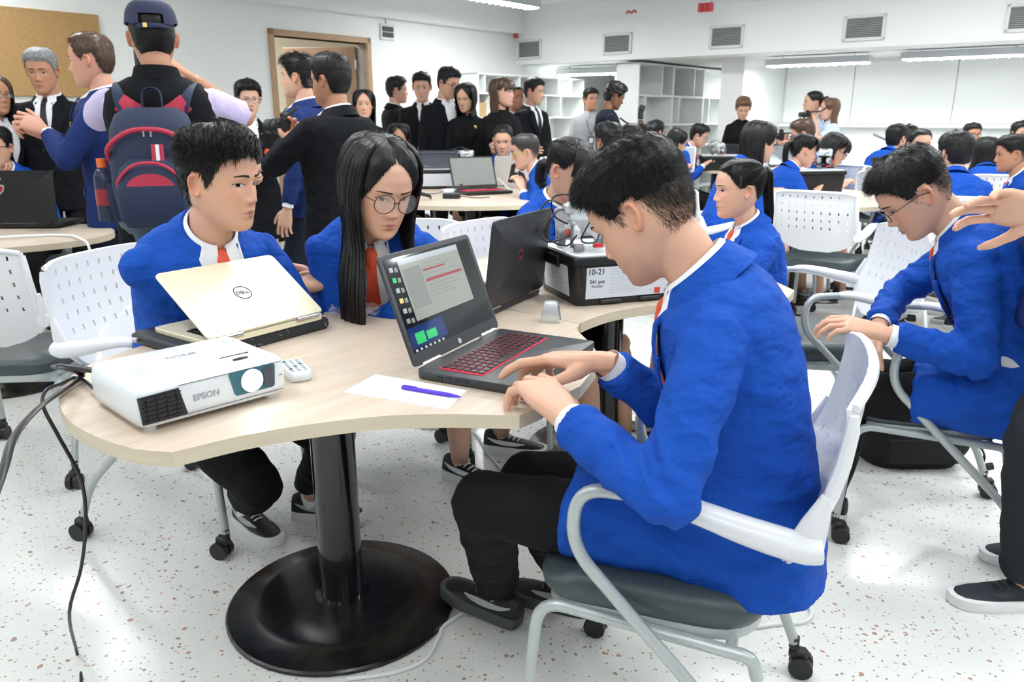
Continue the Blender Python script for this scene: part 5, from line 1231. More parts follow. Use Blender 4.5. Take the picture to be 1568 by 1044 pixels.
    S('student with tied-back hair next to the curly-haired student', 'student next to the curly-haired one', 968, 186, 6.7, 70, sex='f', hair='pony', skin='tan', ho=dict(tail=.1))
    S('boy with glasses seen from behind at the laptop table', 'boy seen from behind at the laptop table', 1004, 183, 8.4, 50, hair='short', skin='mid', glasses='thin')
    S('girl with long dark hair bowed over the laptop table', 'girl bowed over the laptop table', 1045, 197, 7.6, 80, sex='f', hair='long', skin='mid', hairmat='hair_black', ho=dict(fall=.2, open=86), head=(10, 22, 0), skirt=True)
    S('boy with blue glasses at the laptop table', 'boy with blue glasses', 1076, 189, 8.5, 110, hair='short', skin='mid', glasses='thick', gm='glasses_blue', head=(0, 16, 0))
    S('girl with black bob and round glasses in profile, wearing an orange tie', 'girl with black bob', 1172, 183, 5.1, 78, sex='f', hair='bob', skin='light', glasses='round', lod=1, head=(6, 12, 0), ho=dict(fall=.17, open=88), skirt=True, bottom='dress_black')
    S('man with reddish hair and glasses bent forward behind the girl with the bob', 'man with reddish hair', 1226, 181, 7.2, -70, hair='short', hairmat='hair_brown', skin='pink', glasses='thick', tie=None, head=(0, 14, 0), jacket='blazer')
    S('girl with long dark ponytail in profile beside the black kit box', 'girl with dark ponytail', 1238, 202, 5.5, 80, sex='f', hair='pony', skin='mid', lod=1, head=(6, 12, 0), ho=dict(bangs=True, tail=.34, tie_at=(0, -.115, .02)), skirt=True, bottom='dress_black')
    S('girl with bob and glasses looking down at the robot', 'girl looking down at the robot', 1292, 204, 5.8, 105, sex='f', hair='bob', skin='light', glasses='thick', head=(0, 26, 0), ho=dict(bangs=True, open=84), skirt=True, bottom='dress_black')
    S('boy in blue blazer leaning sideways behind the girl with centre-parted hair', 'boy leaning sideways', 1376, 189, 7.4, 60, hair='short', skin='light', lean=22)
    S('boy with thick black hair shown from the back beside the leaning boy', 'boy with thick hair at the back', 1393, 191, 7.8, 10, hair='full', skin='light')
    S('girl with centre-parted hair looking up behind a beige laptop', 'girl behind the beige laptop', 1412, 194, 5.9, 182, sex='f', hair='pony', skin='light', lod=1, head=(2, 2, 0), ho=dict(tail=.1, tie_at=(0, -.11, -.02)), tie=None, skirt=True, bottom='dress_black')
    S('boy with thick black hair turned away at the near side of the back table', 'boy turned away at the back table', 1466, 201, 4.75, 25, hair='full', skin='light', lod=1, head=(-30, 6, 0))
    S('man with glasses and dark shirt seated by the far wall', 'man with glasses by the far wall', 1491, 187, 8.6, 182, hair='short', skin='tan', glasses='thick', jacket='suit_navy', tie=None)
    S('girl with short black hair shown from the back at the back table', 'girl with short hair at the back table', 1513, 207, 6.4, 15, sex='f', hair='bob', skin='light', skirt=True)
    S('boy with cropped hair touching his nose, orange tie', 'boy touching his nose', 1551, 204, 5.0, -70, hair='fade', skin='tan', lod=1, head=(0, 8, 0), L=dict(t=(-.02, .20, 1.07), e=(-.5, .3, -1), pose='fist'), Rt=dict(t=(.1, .36, .80)))
    S('student in blue blazer by the far wall, beyond the boy touching his nose', 'student by the far wall', 1566, 184, 8.3, 180, hair='short', skin='mid')
back_people()
# ------------------------------------------------------------------ lettering
def text_mb(s, size, depth=.0004, bold=False, align='CENTER'):
    cu = bpy.data.curves.new('t', 'FONT'); cu.body = s; cu.size = size; cu.extrude = depth; cu.align_x = align; cu.align_y = 'CENTER'; cu.resolution_u = 3
    if bold: cu.offset = size * .018
    o = bpy.data.objects.new('t', cu); COL.objects.link(o); dg = bpy.context.evaluated_depsgraph_get(); me = bpy.data.meshes.new_from_object(o.evaluated_get(dg))
    m = me_to_mb(me); bpy.data.objects.remove(o); bpy.data.curves.remove(cu); bpy.data.meshes.remove(me); return m
STAND = rotx(R(90))       # lettering from the floor plane onto a face looking towards -y
def rrect(w, h, r, n=5): return rounded_poly([(-w / 2, -h / 2), (w / 2, -h / 2), (w / 2, h / 2), (-w / 2, h / 2)], r, n)

# ------------------------------------------------------------------ laptops
def laptop(label, x, y, zb, th, al, w=.385, h=.25, dep=.26, base='laptop_grey', lidmat='laptop_grey', deck=None, screen=None, logo=None, keys=None, red=False, sticker=False, thick=.018):
    e = empty('laptop', (x, y, zb), R(th)); tag(e, label, 'laptop')
    m = MB(); ol = rrect(w, dep, .014) + np.array([0, -dep / 2]); m.rings([np.c_[ol * [.985, 1] , np.full(len(ol), -thick)], np.c_[ol, np.full(len(ol), -thick * .6)], np.c_[ol, np.full(len(ol), -.001)], np.c_[ol * .995, np.zeros(len(ol))]])
    m.build('base', base, e, True, 35)
    m = MB(); o2 = rrect(w * .86, dep * .42, .008) + np.array([0, -dep * .36]); m.prism(o2, .0, .0012); kb = m.build('keyboard', 'key_red' if red else (deck or 'plastic_black'), e, False)
    if keys:
        kw, kd = w * .86 / 15.5, dep * .42 / 6.3; m0 = MB(); m0.box((0, 0, 0), (kw * .78, kd * .76, .003), None, 0, .0008); me = m0.mesh('key', False); me.materials.append(M_['plastic_black'])
        for r in range(6):
            for c in range(15):
                if r == 5 and 4 <= c <= 8: continue
                o = bpy.data.objects.new('key', me); COL.objects.link(o); o.parent = kb; o.location = (-w * .43 + kw * (c + .75), -dep * .15 - kd * (r + .65), .0025)
        m1 = MB(); m1.box((-w * .43 + kw * 6.75, -dep * .15 - kd * 5.65, .0025), (kw * 4.86, kd * .84, .003), None, 0, .0008); m1.build('space_bar', 'plastic_black', kb, False)
    m = MB(); m.prism(rrect(w * .28, dep * .28, .004) + np.array([-.01, -dep * .78]), 0, .0010); m.build('touchpad', 'plastic_dark', e, False)
    # lid: local plane x, up along the lid
    a = R(al); ld = np.array([0, -math.cos(a), math.sin(a)]); nu_ = np.array([0, -math.sin(a), -math.cos(a)])     # nu_: towards the user
    Ml = np.stack([(1, 0, 0), ld, -nu_], 1)       # local (x, up, back)
    ol = rrect(w, h, .014) + np.array([0, h / 2 + .004]); m = MB(); m.rings([np.c_[ol * .992, np.full(len(ol), .000)], np.c_[ol, np.full(len(ol), .002)], np.c_[ol, np.full(len(ol), .006)], np.c_[ol * [.985, 1], np.full(len(ol), .008)]])
    lid = m.xf(Ml).build('lid', lidmat, e, True, 35)
    m = MB(); m.prism(rrect(w * .93, h * .84, .003) + np.array([0, h * .55]), -.0006, .0008); m.xf(Ml); sc = m.build('screen', screen or 'screen_dark', lid, False)
    for sx in (-1, 1):
        m = MB(); m.tube([(sx * w * .34 - .035, .002, .002), (sx * w * .34 + .035, .002, .002)], .006, 10); m.build('hinge', 'metal' if keys else 'plastic_black', e)
    if logo:
        for kind, cx, cy, size, mt in logo:
            m = MB()
            if kind == 'diamond':
                for s_ in (-1, 1): m.prism([(cx - size * .5, cy + s_ * size * .10 - size * .0), (cx, cy + s_ * size * (.95) * .5 + 0), (cx + size * .5, cy + s_ * size * .10), (cx, cy + s_ * size * .28)] if s_ > 0 else [(cx - size * .5, cy - size * .10), (cx, cy - size * .28), (cx + size * .5, cy - size * .10), (cx, cy - size * .475)], .0078, .0090)
            elif kind.startswith('shield'): m.prism([(cx - size * .5, cy + size * .45), (cx, cy + size * .55), (cx + size * .5, cy + size * .45), (cx + size * .4, cy - size * .2), (cx, cy - size * .6), (cx - size * .4, cy - size * .2)][::-1], .0078, .0104 if kind == 'shield2' else .0092)
            elif kind == 'ring':
                t = np.arange(32) / 32 * 2 * math.pi; m.tube([(cx + size * math.cos(q), cy + size * math.sin(q), .0085) for q in t] + [(cx + size, cy, .0085)], .0016, 5, False)
            elif kind.startswith('text:'):
                q = text_mb(kind[5:], size, .0004, True); q.xf(np.diag([-1., 1, 1])); q.f = [f_[::-1] for f_ in q.f]; q.xf(None, (cx, cy, .0088)); m = q
            elif kind == 'disc': m.cyl((cx, cy, -.0008), size, .0016, 2, 24)
            elif kind == 'drawing':     # seated figure drawn in black
                for pts, r_ in (([(0, .030, 0), (-.016, .022, 0), (-.020, .004, 0)], .010), ([(0, .032, 0), (.018, .024, 0), (.022, .0, 0), (.024, -.02, 0)], .011), ([(-.03, -.045, 0), (-.02, -.015, 0), (0, -.005, 0)], .012), ([(.03, -.045, 0), (.025, -.02, 0), (.0, -.01, 0)], .012), ([(-.012, -.045, 0), (0, -.03, 0), (.014, -.045, 0)], .008)):
                    m.tube([np.array(p) * [size, size, 1] + (cx, cy, .0078) for p in pts], [(r_ * size, .0012)] * len(pts), 8, up=(0, 0, 1))
            m.xf(Ml); m.build('emblem', mt, lid, True, 40)
    return e, Ml, lid, np.array([x, y, zb])
def build_laptops():
    e, Ml, lid, _ = laptop('open dark grey laptop with red-lit keyboard and lit screen under the typing boy', -.120, 1.789, .772, 63, 110.7, .388, .252, .265, keys=True, red=True, screen='screen_dark', thick=.020, logo=[('disc', 0, .016, .0065, 'silver')])
    w, h = .388 * .93, .252 * .84; cy = .252 * .55
    def scr(x0, x1, y0, y1, mt, name, z=-.0010, t=.0004):
        m = MB(); m.prism([((x0 - .5) * w, (y0 - .5) * h + cy), ((x1 - .5) * w, (y0 - .5) * h + cy), ((x1 - .5) * w, (y1 - .5) * h + cy), ((x0 - .5) * w, (y1 - .5) * h + cy)], z, z + t); m.xf(Ml); m.build(name, mt, lid, False)
    scr(.0, .40, .04, .26, 'screen_blue', 'screen_wallpaper'); scr(.13, .83, .30, .97, 'screen_panel', 'screen_window', -.0012)
    scr(.13, .83, .91, .97, 'screen_pale', 'screen_window_bar', -.0014); scr(.15, .34, .42, .86, 'screen_grey', 'screen_list', -.0014); scr(.36, .80, .66, .69, 'red_print', 'screen_text_line', -.0014); scr(.36, .62, .78, .80, 'red_print', 'screen_text_line', -.0014)
    for k, yy in enumerate((.86, .82, .74, .70, .62, .58, .54, .50)): scr(.37, .60 + .16 * ((k * 7) % 3) / 2, yy - .006, yy + .004, 'screen_grey', 'screen_text_line', -.0014)
    for k in range(6): scr(.03, .065, .86 - k * .11, .91 - k * .11, ('screen_pale', 'screen_green', 'screen_pale', 'gold', 'screen_pale', 'screen_panel')[k], 'screen_icon'); scr(.08, .11, .85 - k * .11, .90 - k * .11, 'screen_grey', 'screen_icon')
    scr(.06, .16, .07, .19, 'screen_green', 'screen_icon', -.0013); scr(.18, .29, .08, .17, 'screen_green', 'screen_icon', -.0013)
    for k in range(7): scr(.02 + k * .05, .045 + k * .05, .005, .03, 'screen_pale', 'screen_icon')
    m = MB()
    for k in range(4): m.box((-.195, -.06 - k * .022, -.009), (.002, .013, .005), None, 0, 0)
    m.xf(); m.build('port', 'plastic_black', e, False)
    laptop('black laptop with red diamond logo, its lid back turned to the typing boy', .005, 2.30, .772, 243, 97, .385, .255, .26, keys=True, red=True, lidmat='plastic_dark', logo=[('diamond', 0, .14, .036, 'red_print')])
    laptop('pale gold laptop with half-closed lid lying on a patterned black sleeve', -.603, 1.888, .795, 234.1, 33, .345, .238, .235, base='gold_lid', lidmat='gold_lid', deck='plastic_black', keys=True, thick=.014, logo=[('ring', 0, .125, .0225, 'print_dark'), ('text:DELL', 0, .125, .0165, 'print_dark')])
    laptop('black gaming laptop with a red shield emblem on its lid, before the grey-haired man', -2.50, 3.99, .775, 181, 84, .39, .26, .26, base='plastic_black', lidmat='plastic_black', logo=[('shield', .074, .172, .042, 'silver'), ('shield2', .074, .172, .030, 'red_print'), ('text:G SERIES', .090, .222, .014, 'plastic_lightgrey')])
    laptop('open laptop with grey lit screen and dark red keyboard on the round table', -.27, 6.0, .772, 28, 112, .37, .25, .25, base='plastic_black', lidmat='plastic_black', screen='screen_grey', red=True)
    laptop('silver laptop with a black drawing of a seated figure on its lid', .02, 6.35, .770, 190, 98, .33, .23, .22, base='silver_lid', lidmat='silver_lid', logo=[('drawing', -.02, .11, 1.9, 'plastic_black')])
    laptop('silver laptop standing open behind the robot kit box', .31, 2.66, .770, 150, 100, .33, .23, .22, base='silver_lid', lidmat='silver_lid')
    laptop('silver laptop with dark picture on screen behind the typing boy', 1.72, 8.35, .770, -15, 112, .36, .24, .24, base='silver_lid', lidmat='silver_lid', screen='screen_pale')
    laptop('black laptop beside the small robot on the laptop table', 2.52, 8.75, .772, 5, 110, .37, .25, .25, base='plastic_black', lidmat='plastic_black', screen='screen_dark')
    laptop('laptop with pale blue screen in front of the woman in black', 2.95, 8.62, .772, -12, 112, .37, .25, .25, base='plastic_black', lidmat='laptop_grey', screen='screen_pale')
    laptop('beige laptop standing open in front of the girl with centre-parted hair', 3.42, 6.36, .772, 178, 100, .37, .25, .25, base='gold_lid', lidmat='gold_lid')
    laptop('dark-screened laptop between the slumped boy and the beige laptop', 2.98, 6.25, .772, 20, 108, .33, .23, .23, base='plastic_black', lidmat='plastic_black', screen='screen_dark')
build_laptops()

# ------------------------------------------------------------------ projector and the small things on the near table
def build_projector():
    FL, FR = atz(222, 662, .757)[:2], atz(437, 603, .757)[:2]; d = nrm(FR - FL); th = math.atan2(d[1], d[0]); mid = (FL + FR) / 2; n = np.array([-d[1], d[0]])
    W, D, Hh = .297, .236, .080; c = mid + n * D / 2
    e = empty('projector', (c[0], c[1], .75), th); tag(e, 'white projector with its lens switched on and a dark air grille', 'projector')
    ol = rrect(W, D, .022, 6); m = MB(); rs = []
    for z, k, dy in ((.012, .955, 0), (.016, .985, 0), (.030, 1.0, 0), (.060, 1.0, 0), (.076, .985, 0), (.084, .955, 0), (.087, .90, 0), (.088, .5, 0)): rs.append(np.c_[ol * k + [0, dy], np.full(len(ol), z)])
    m.rings(rs); m.build('body', 'plastic_white', e, True, 45)
    y0 = -D / 2
    m = MB(); m.prism([(-.142, .020), (-.060, .020), (-.072, .074), (-.146, .072)], 0, .004); m.xf(STAND, (0, y0 + .0025, 0)); gr = m.build('grille', 'plastic_dark', e, False)
    for k in range(6):
        m = MB(); z = .026 + k * .0085; m.box((-.105, y0 - .0025, z), (.070, .004, .0022), None, 0, 0); m.build('grille_slat', 'plastic_black', gr, False)
    for k in range(4):
        m = MB(); m.box((-.132 + k * .018, y0 - .003, .047), (.0016, .003, .05), None, 0, 0); m.build('grille_bar', 'plastic_black', gr, False)
    m = MB(); m.prism(rounded_poly([(.034, .030), (.118, .030), (.122, .078), (.024, .078)], .006), 0, .003); m.xf(STAND, (0, y0 + .0015, 0)); pn = m.build('lens_panel', 'lens_ring', e, False)  # teal panel colour stands in for the cyan glare around the lens
    m = MB(); m.cyl((.070, y0 - .0015, .054), .023, .006, 1, 32); m.build('lens_barrel', 'plastic_white', pn, True)
    m = MB(); m.ball((.070, y0 - .004, .054), (.018, .005, .018), 24, 12); m.build('lens', 'lens_light', pn)
    m = MB(); m.prism(rounded_poly([(.096, .034), (.114, .034), (.116, .074), (.094, .074)], .003), 0, .002); m.xf(STAND, (0, y0 - .002, 0)); m.build('badge', 'print_dark', pn, False)  # dark right end of the lens panel, clear of the painted glare
    for z in (.0205, .0785):
        m = MB(); m.tube([(-.072, y0 - .0006, z), (.136, y0 - .0006, z)], .0007, 5); m.build('band_edge', 'print_dark', e)
    q = text_mb('EPSON', .017, .0003, True); q.xf(STAND, (-.022, y0 - .0008, .047)); q.build('lettering', 'print_grey', e, False)
    q = text_mb('EPSON', .020, .0003, True); q.xf(rotz(R(180)), (.0, .03, .0885)); q.build('lettering', 'print_grey', e, False)
    q = text_mb('HDMI', .006, .0002, True); q.xf(STAND, (.130, y0 + .0005, .050)); q.build('lettering', 'print_grey', e, False)
    for k in range(7):
        m = MB(); m.box((-.085 + (k % 2) * .004, -.035 + k * .008, .0884), (.075 - .01 * (k % 3), .0022, .0006), None, 0, 0); m.build('printed_line', 'label_paper', e, False)
    m = MB(); m.box((.075, -.045, .0884), (.06, .003, .0012), None, 0, 0); m.build('slider_slot', 'plastic_dark', e, False)
    m = MB(); m.prism(rrect(.066, .03, .006) + np.array([.072, -.075]), .0872, .0886); m.build('focus_recess', 'vent_frame', e, False)
    m = MB(); m.tube([(.055, -.08, .089), (.07, -.083, .091), (.085, -.08, .089)], .003, 6); m.build('focus_ring', 'plastic_dark', e)
    for i in range(3):
        for j in range(2):
            m = MB(); m.cyl((.11 + i * .011, .055 + j * .013, .0885), .0042, .002, 2, 12); m.build('button', 'vent_frame', e, True)
    for sx, sy in ((-1, -1), (1, -1), (-1, 1), (1, 1)):
        m = MB(); m.cyl((sx * .12, sy * .09, .0065), .011, .013, 2, 14); m.build('foot', 'plastic_white' if sy < 0 else 'rubber', e)
    # power flex and cord
    def W_(x, y, z): return np.array([c[0] + d[0] * x + n[0] * y, c[1] + d[1] * x + n[1] * y, z])
    cb = MB(); cb.tube(spline([W_(-.10, .115, .80), W_(-.11, .16, .80), W_(-.18, .20, .82), atY(125, 575, 1.60), atY(62, 622, 1.42), atY(22, 668, 1.30), atY(5, 720, 1.22), atY(-20, 790, 1.15)], 40), [(.011, .0045)] * 40, 8, up=(0, 0, 1)); o = cb.build('flat_cable', 'plastic_black', None, True, 60); tag(o, 'thick flat black cable rising from the projector to the table edge', 'cable')
    cb = MB(); cb.tube(spline([W_(-.13, .10, .765), atz(120, 578, .7545), atz(92, 588, .755), atY(70, 598, 1.50), atY(66, 622, 1.46), atY(88, 665, 1.45), atY(124, 735, 1.45), atY(131, 800, 1.46), atY(124, 870, 1.47), atY(106, 940, 1.48), atz(118, 1000, .004), atz(124, 1044, .004), atz(110, 1120, .004)], 60), .0038, 8); o = cb.build('black_cable', 'plastic_black', None, True, 60); tag(o, 'thin black power cord hanging from the table edge to the floor', 'cable')
build_projector()
def build_small():
    # remote control
    a, b = atz(437, 551, .765), atz(463, 578, .765); th = math.atan2(b[1] - a[1], b[0] - a[0]); cc = (atz(452, 566, .762))
    e = empty('remote_control', (cc[0], cc[1], .75), th); tag(e, 'small white remote control beside the projector', 'remote')
    m = MB(); ol = rrect(.115, .05, .014); m.rings([np.c_[ol * .94, np.full(len(ol), .001)], np.c_[ol, np.full(len(ol), .006)], np.c_[ol, np.full(len(ol), .016)], np.c_[ol * .93, np.full(len(ol), .021)]]); m.build('case', 'plastic_white', e, True, 45)
    for i in range(6):
        for j in range(3):
            m = MB(); m.box((-.04 + i * .015, -.014 + j * .014, .0215), (.008, .008, .002), None, 0, .0008); m.build('button', 'print_grey' if (i + j) % 4 else 'lens_ring', e, False)
    # sleeve under the gold laptop
    e = empty('laptop_sleeve', (-.655, 1.925, .75), R(234)); tag(e, 'black patterned laptop sleeve under the gold laptop', 'sleeve')
    m = MB(); ol = rrect(.40, .30, .02) + np.array([.0, -.09]); m.rings([np.c_[ol * .97, np.zeros(len(ol))], np.c_[ol, np.full(len(ol), .008)], np.c_[ol, np.full(len(ol), .022)], np.c_[ol * .96, np.full(len(ol), .029)]]); m.build('pouch', 'cover_black', e, True, 50)
    r_ = random.Random(3)
    for k in range(26):
        t = r_.random(); side = k % 2
        p = np.array([r_.uniform(-.19, .19), .0615, r_.uniform(.008, .024)]) if side else np.array([-.201, r_.uniform(-.22, .04), r_.uniform(.008, .024)])
        q = p + (np.array([r_.uniform(-.02, .02), 0, r_.uniform(-.012, .012)]) if side else np.array([0, r_.uniform(-.02, .02), r_.uniform(-.012, .012)]))
        q[2] = min(.026, max(.004, q[2])); m = MB(); m.tube([p, (p + q) / 2, q], .0007, 4); m.build('print_line', 'print_grey', e)
    m = MB(); m.tube(spline([(-.19, -.235, .012), (-.10, -.243, .014), (.0, -.244, .014), (.19, -.235, .012)], 10), .0025, 6); zp = m.build('zipper', 'metal', e)
    m = MB(); m.box((.205, -.2, .015), (.012, .02, .012), None, 0, .003); m.build('zip_pull', 'metal', zp, False)
    # paper with pen
    P = [atz(527, 600, .7508), atz(575, 573, .7508), atz(715, 598, .7508), atz(685, 627, .7508)]; ctr = sum(P) / 4
    m = MB(); q = [(p - ctr)[:2] for p in P][::-1]; m.prism(q, 0, .0012); o = tag(place(m.build('paper', 'paper', None, False), (ctr[0], ctr[1], .7501)), 'white sheet of paper with faint notes near the table edge', 'paper')
    for k in range(7):
        m = MB(); a = P[0] - ctr + (P[2] - P[1]) * (.08 + .03 * (k % 3)) + (P[1] - P[0]) * (.15 + k * .11); m.box((a + (P[2] - P[1]) * .18) * [1, 1, 0] + (0, 0, .0013), (.09, .0012, .0002), rotz(math.atan2((P[2] - P[1])[1], (P[2] - P[1])[0])), 0, 0); m.build('handwriting', 'label_paper', o, False)
    a, b = atz(616, 592, .757), atz(707, 607, .757); d = b - a; e = empty('pen', tuple(((a + b) / 2)[:2]) + (.7515,), math.atan2(d[1], d[0])); tag(e, 'purple ballpoint pen lying on the white paper', 'pen'); Lp = np.linalg.norm(d)
    m = MB(); m.tube([(-Lp / 2, 0, .0048), (Lp * .30, 0, .0048)], .0046, 12); m.build('barrel', 'pen_purple', e)
    m = MB(); m.tube([(Lp * .30, 0, .0048), (Lp * .42, 0, .0046), (Lp * .5, 0, .0045)], [.0043, .0030, .0008], 10); m.build('tip', 'pen_purple', e)
    m = MB(); m.box((-Lp * .36, 0, .0102), (Lp * .22, .003, .0016), None, 0, .0005); m.build('clip', 'pen_purple', e, False)
    # silver wedge
    c = atz(843, 492, .75); e = empty('silver_wedge', (c[0], c[1], .75), R(-8)); tag(e, 'small silver wedge-shaped device standing on the table', 'device')
    m = MB(); rs = []
    for z, w, d_ in ((0, .0265, .019), (.002, .028, .020), (.03, .0235, .0175), (.052, .0185, .0145), (.0565, .0165, .0125), (.058, .012, .009)): q = rrect(2 * w, 2 * d_, .006, 4); rs.append(np.c_[q, np.full(len(q), z)])
    m.rings(rs); m.build('shell', 'silver', e, True, 40)
    m = MB(); m.box((.024, 0, .027), (.004, .022, .042), roty(R(-9)), 0, .001); m.build('side_panel', 'plastic_grey', e, False)
    # crumpled clear film
    c = (atz(545, 480, .75)); e = empty('plastic_film', (c[0], c[1], .75)); tag(e, 'crumpled clear plastic wrapper on the table by the gold laptop', 'wrapper')
    G = [[(x, y, .006 + .022 * abs(noise.noise(Vector((x * 34, y * 34, 1)))) + .012 * abs(noise.noise(Vector((x * 90, y * 90, 4))))) for x in np.linspace(-.075, .075, 22)] for y in np.linspace(-.055, .055, 18)]
    m = MB(); m.grid(np.array(G) * [1, 1, 1]); m.build('film', 'clear_film', e, False)
build_small()

# ------------------------------------------------------------------ building kit boxes and robots
def kit_box(label, loc, rz, sx=.42, sy=.31, h=.15, near=True, lidmat='plastic_white', label_front=True):
    e = empty('kit_box', loc, rz); tag(e, label, 'box')
    ol = rrect(sx, sy, .03) + np.array([sx / 2, sy / 2]); ctr = np.array([sx / 2, sy / 2]); f = lambda k: (ol - ctr) * k + ctr
    m = MB(); m.rings([np.c_[f(.90), np.zeros(len(ol))], np.c_[f(.925), np.full(len(ol), .008)], np.c_[f(.975), np.full(len(ol), h - .03)], np.c_[f(.98), np.full(len(ol), h - .02)]]); m.build('tub', 'plastic_black', e, True, 40)
    m = MB(); m.rings([np.c_[f(.985), np.full(len(ol), h - .028)], np.c_[f(1.015), np.full(len(ol), h - .024)], np.c_[f(1.015), np.full(len(ol), h - .006)], np.c_[f(1.0), np.full(len(ol), h)]]); m.build('rim', 'plastic_black', e, True, 40)
    m = MB(); m.rings([np.c_[f(.955), np.full(len(ol), h - .004)], np.c_[f(.955), np.full(len(ol), h + .004)], np.c_[f(.93), np.full(len(ol), h + .006)], np.c_[f(.90), np.full(len(ol), h + .002)], np.c_[f(.3), np.full(len(ol), h + .002)]]); m.build('lid', lidmat, e, True, 40)
    for sd in (0, 1):
        m = MB(); m.box((-.004 if sd == 0 else sx + .004, sy * .5, h - .026), (.012, .10, .036), None, 0, .004); m.build('handle', 'plastic_black', e, False)
    for k in (.3, .62):
        m = MB(); m.box((sx * k, .012, .012), (.07, .02, .012), None, 0, .003); m.build('foot_notch', 'plastic_dark', e, False)
    if label_front:
        tl = math.atan2(.025 * sy, .112 * h / .15); t0 = np.array([sx * .5, sy * .0225 - .0004, h * .47])
        def on(mb, x, z, off=0): return mb.xf(rotx(R(90) + tl), t0 + np.array([x, -.0012 - off, z]) + np.array([0, -(z) * math.tan(tl), 0]))
        m = MB(); m.prism(rrect(sx * .80, h * .64, .002), 0, .0008); lb = on(m, 0, 0).build('label', 'label_paper', e, False)
        if near:
            for s_, x, z, size, mt, b in (('10-21', -.136, .034, .025, 'print_dark', True), ('541 pcs', -.132, .004, .016, 'print_dark', True), ('Pcs/pzas', -.132, -.010, .011, 'print_dark', False), ('education', .125, -.036, .014, 'print_dark', False)):
                on(text_mb(s_, size, .0002, b), x, z, .0012).build('lettering', mt, lb, False)
            m = MB(); m.prism(rrect(.020, .018, .001), 0, .0005); on(m, .075, -.036, .0010).build('red_square', 'lego_label_red', lb, False)
            for k in range(11):
                m = MB(); m.prism(rrect(.09, .0018, .0004), 0, .0004); on(m, -.045 + (k % 2) * .002, .040 - k * .0072, .0006).build('printed_line', 'plastic_lightgrey', lb, False)
                if k < 7: m = MB(); m.prism(rrect(.075, .0018, .0004), 0, .0004); on(m, .075, .040 - k * .0072, .0006).build('printed_line', 'plastic_lightgrey', lb, False)
        m = MB(); m.prism(rrect(sy * .62, h * .62, .002), 0, .0008); tl2 = math.atan2(.025 * sx, .112 * h / .15); m.xf(rotz(R(-90)) @ rotx(R(90) + tl2), (sx * .0225 - .0012, sy * .5, h * .47)); lb = m.build('label', 'label_paper', e, False)
        if near:
            for k in range(5):
                m = MB(); m.prism(rrect(.05 + .01 * (k % 2), .003, .0004), 0, .0004); m.xf(rotz(R(-90)) @ rotx(R(90) + tl2), (sx * .0225 - .0022 - (k - 2) * .014 * math.tan(tl2), sy * .5 - .03, h * .47 + (k - 2) * .014)); m.build('printed_line', 'plastic_lightgrey', lb, False)
            m = MB(); m.prism(rrect(.05, .05, .004), 0, .0005); m.xf(rotz(R(-90)) @ rotx(R(90) + tl2), (sx * .0225 - .0022 - .012 * math.tan(tl2), sy * .5 + .045, h * .47 + .012)); m.build('picture', 'plastic_lightgrey', lb, False)
    return e
def robot(label, loc, rz, s=1.0, near=True):
    e = empty('toy_robot', loc, rz); e.scale = (s,) * 3; tag(e, label, 'robot')
    def part(name, mt, f, sm=False): m = MB(); f(m); return m.build(name, mt, e, sm, 40)
    part('control_brick', 'plastic_white', lambda m: m.box((.0, .0, .115), (.11, .07, .04), rotx(R(12)), 0, .006))
    part('brick_screen', 'screen_grey', lambda m: m.box((.0, -.004, .137), (.05, .035, .002), rotx(R(12)), 0, 0))
    for sx in (-1, 1):
        part('motor', 'plastic_white', lambda m: m.tube([(sx * .035, -.05, .05), (sx * .035, 0, .06), (sx * .035, .05, .055)], [.016, .021, .017], 14), True)
        part('motor_hub', 'plastic_red', lambda m: m.cyl((sx * .058, -.035, .052), .013, .012, 0, 16), True)
        part('wheel', 'plastic_grey', lambda m: m.cyl((sx * .062, .05, .028), .028, .022, 0, 24), True)
        part('beam', 'plastic_lightgrey', lambda m: m.box((sx * .045, -.02, .085), (.008, .11, .009), None, 0, .002))
        part('connector', 'plastic_red', lambda m: m.box((sx * .03, -.062, .018), (.03, .012, .012), None, 0, .002))
        part('upright', 'plastic_grey', lambda m: m.box((sx * .048, -.05, .045), (.009, .009, .07), None, 0, .002))
    part('front_roller', 'plastic_grey', lambda m: m.cyl((-.03, -.068, .012), .012, .03, 0, 16), True)
    part('sensor', 'plastic_lightgrey', lambda m: m.box((-.055, -.02, .125), (.03, .04, .028), None, 0, .004))
    part('axle', 'plastic_dark', lambda m: m.tube([(-.075, .05, .028), (.075, .05, .028)], .004, 8), True)
    for k, p in enumerate(([(-.055, -.01, .13), (-.12, -.02, .15), (-.15, -.03, .08), (-.12, -.05, .03), (-.05, -.05, .05)], [(-.05, .0, .12), (-.10, -.06, .12), (-.13, -.05, .05), (-.07, -.07, .02), (-.035, -.06, .05)], [(.03, -.03, .12), (.0, -.09, .10), (-.03, -.10, .04), (.02, -.07, .03), (.04, -.05, .06)], [(.02, .0, .14), (-.05, .0, .165), (-.10, .0, .155), (-.09, .01, .10), (-.04, .02, .07)])):
        part('cable', 'plastic_black', lambda m: m.tube(spline(p, 18), .0028, 6), True)
    return e
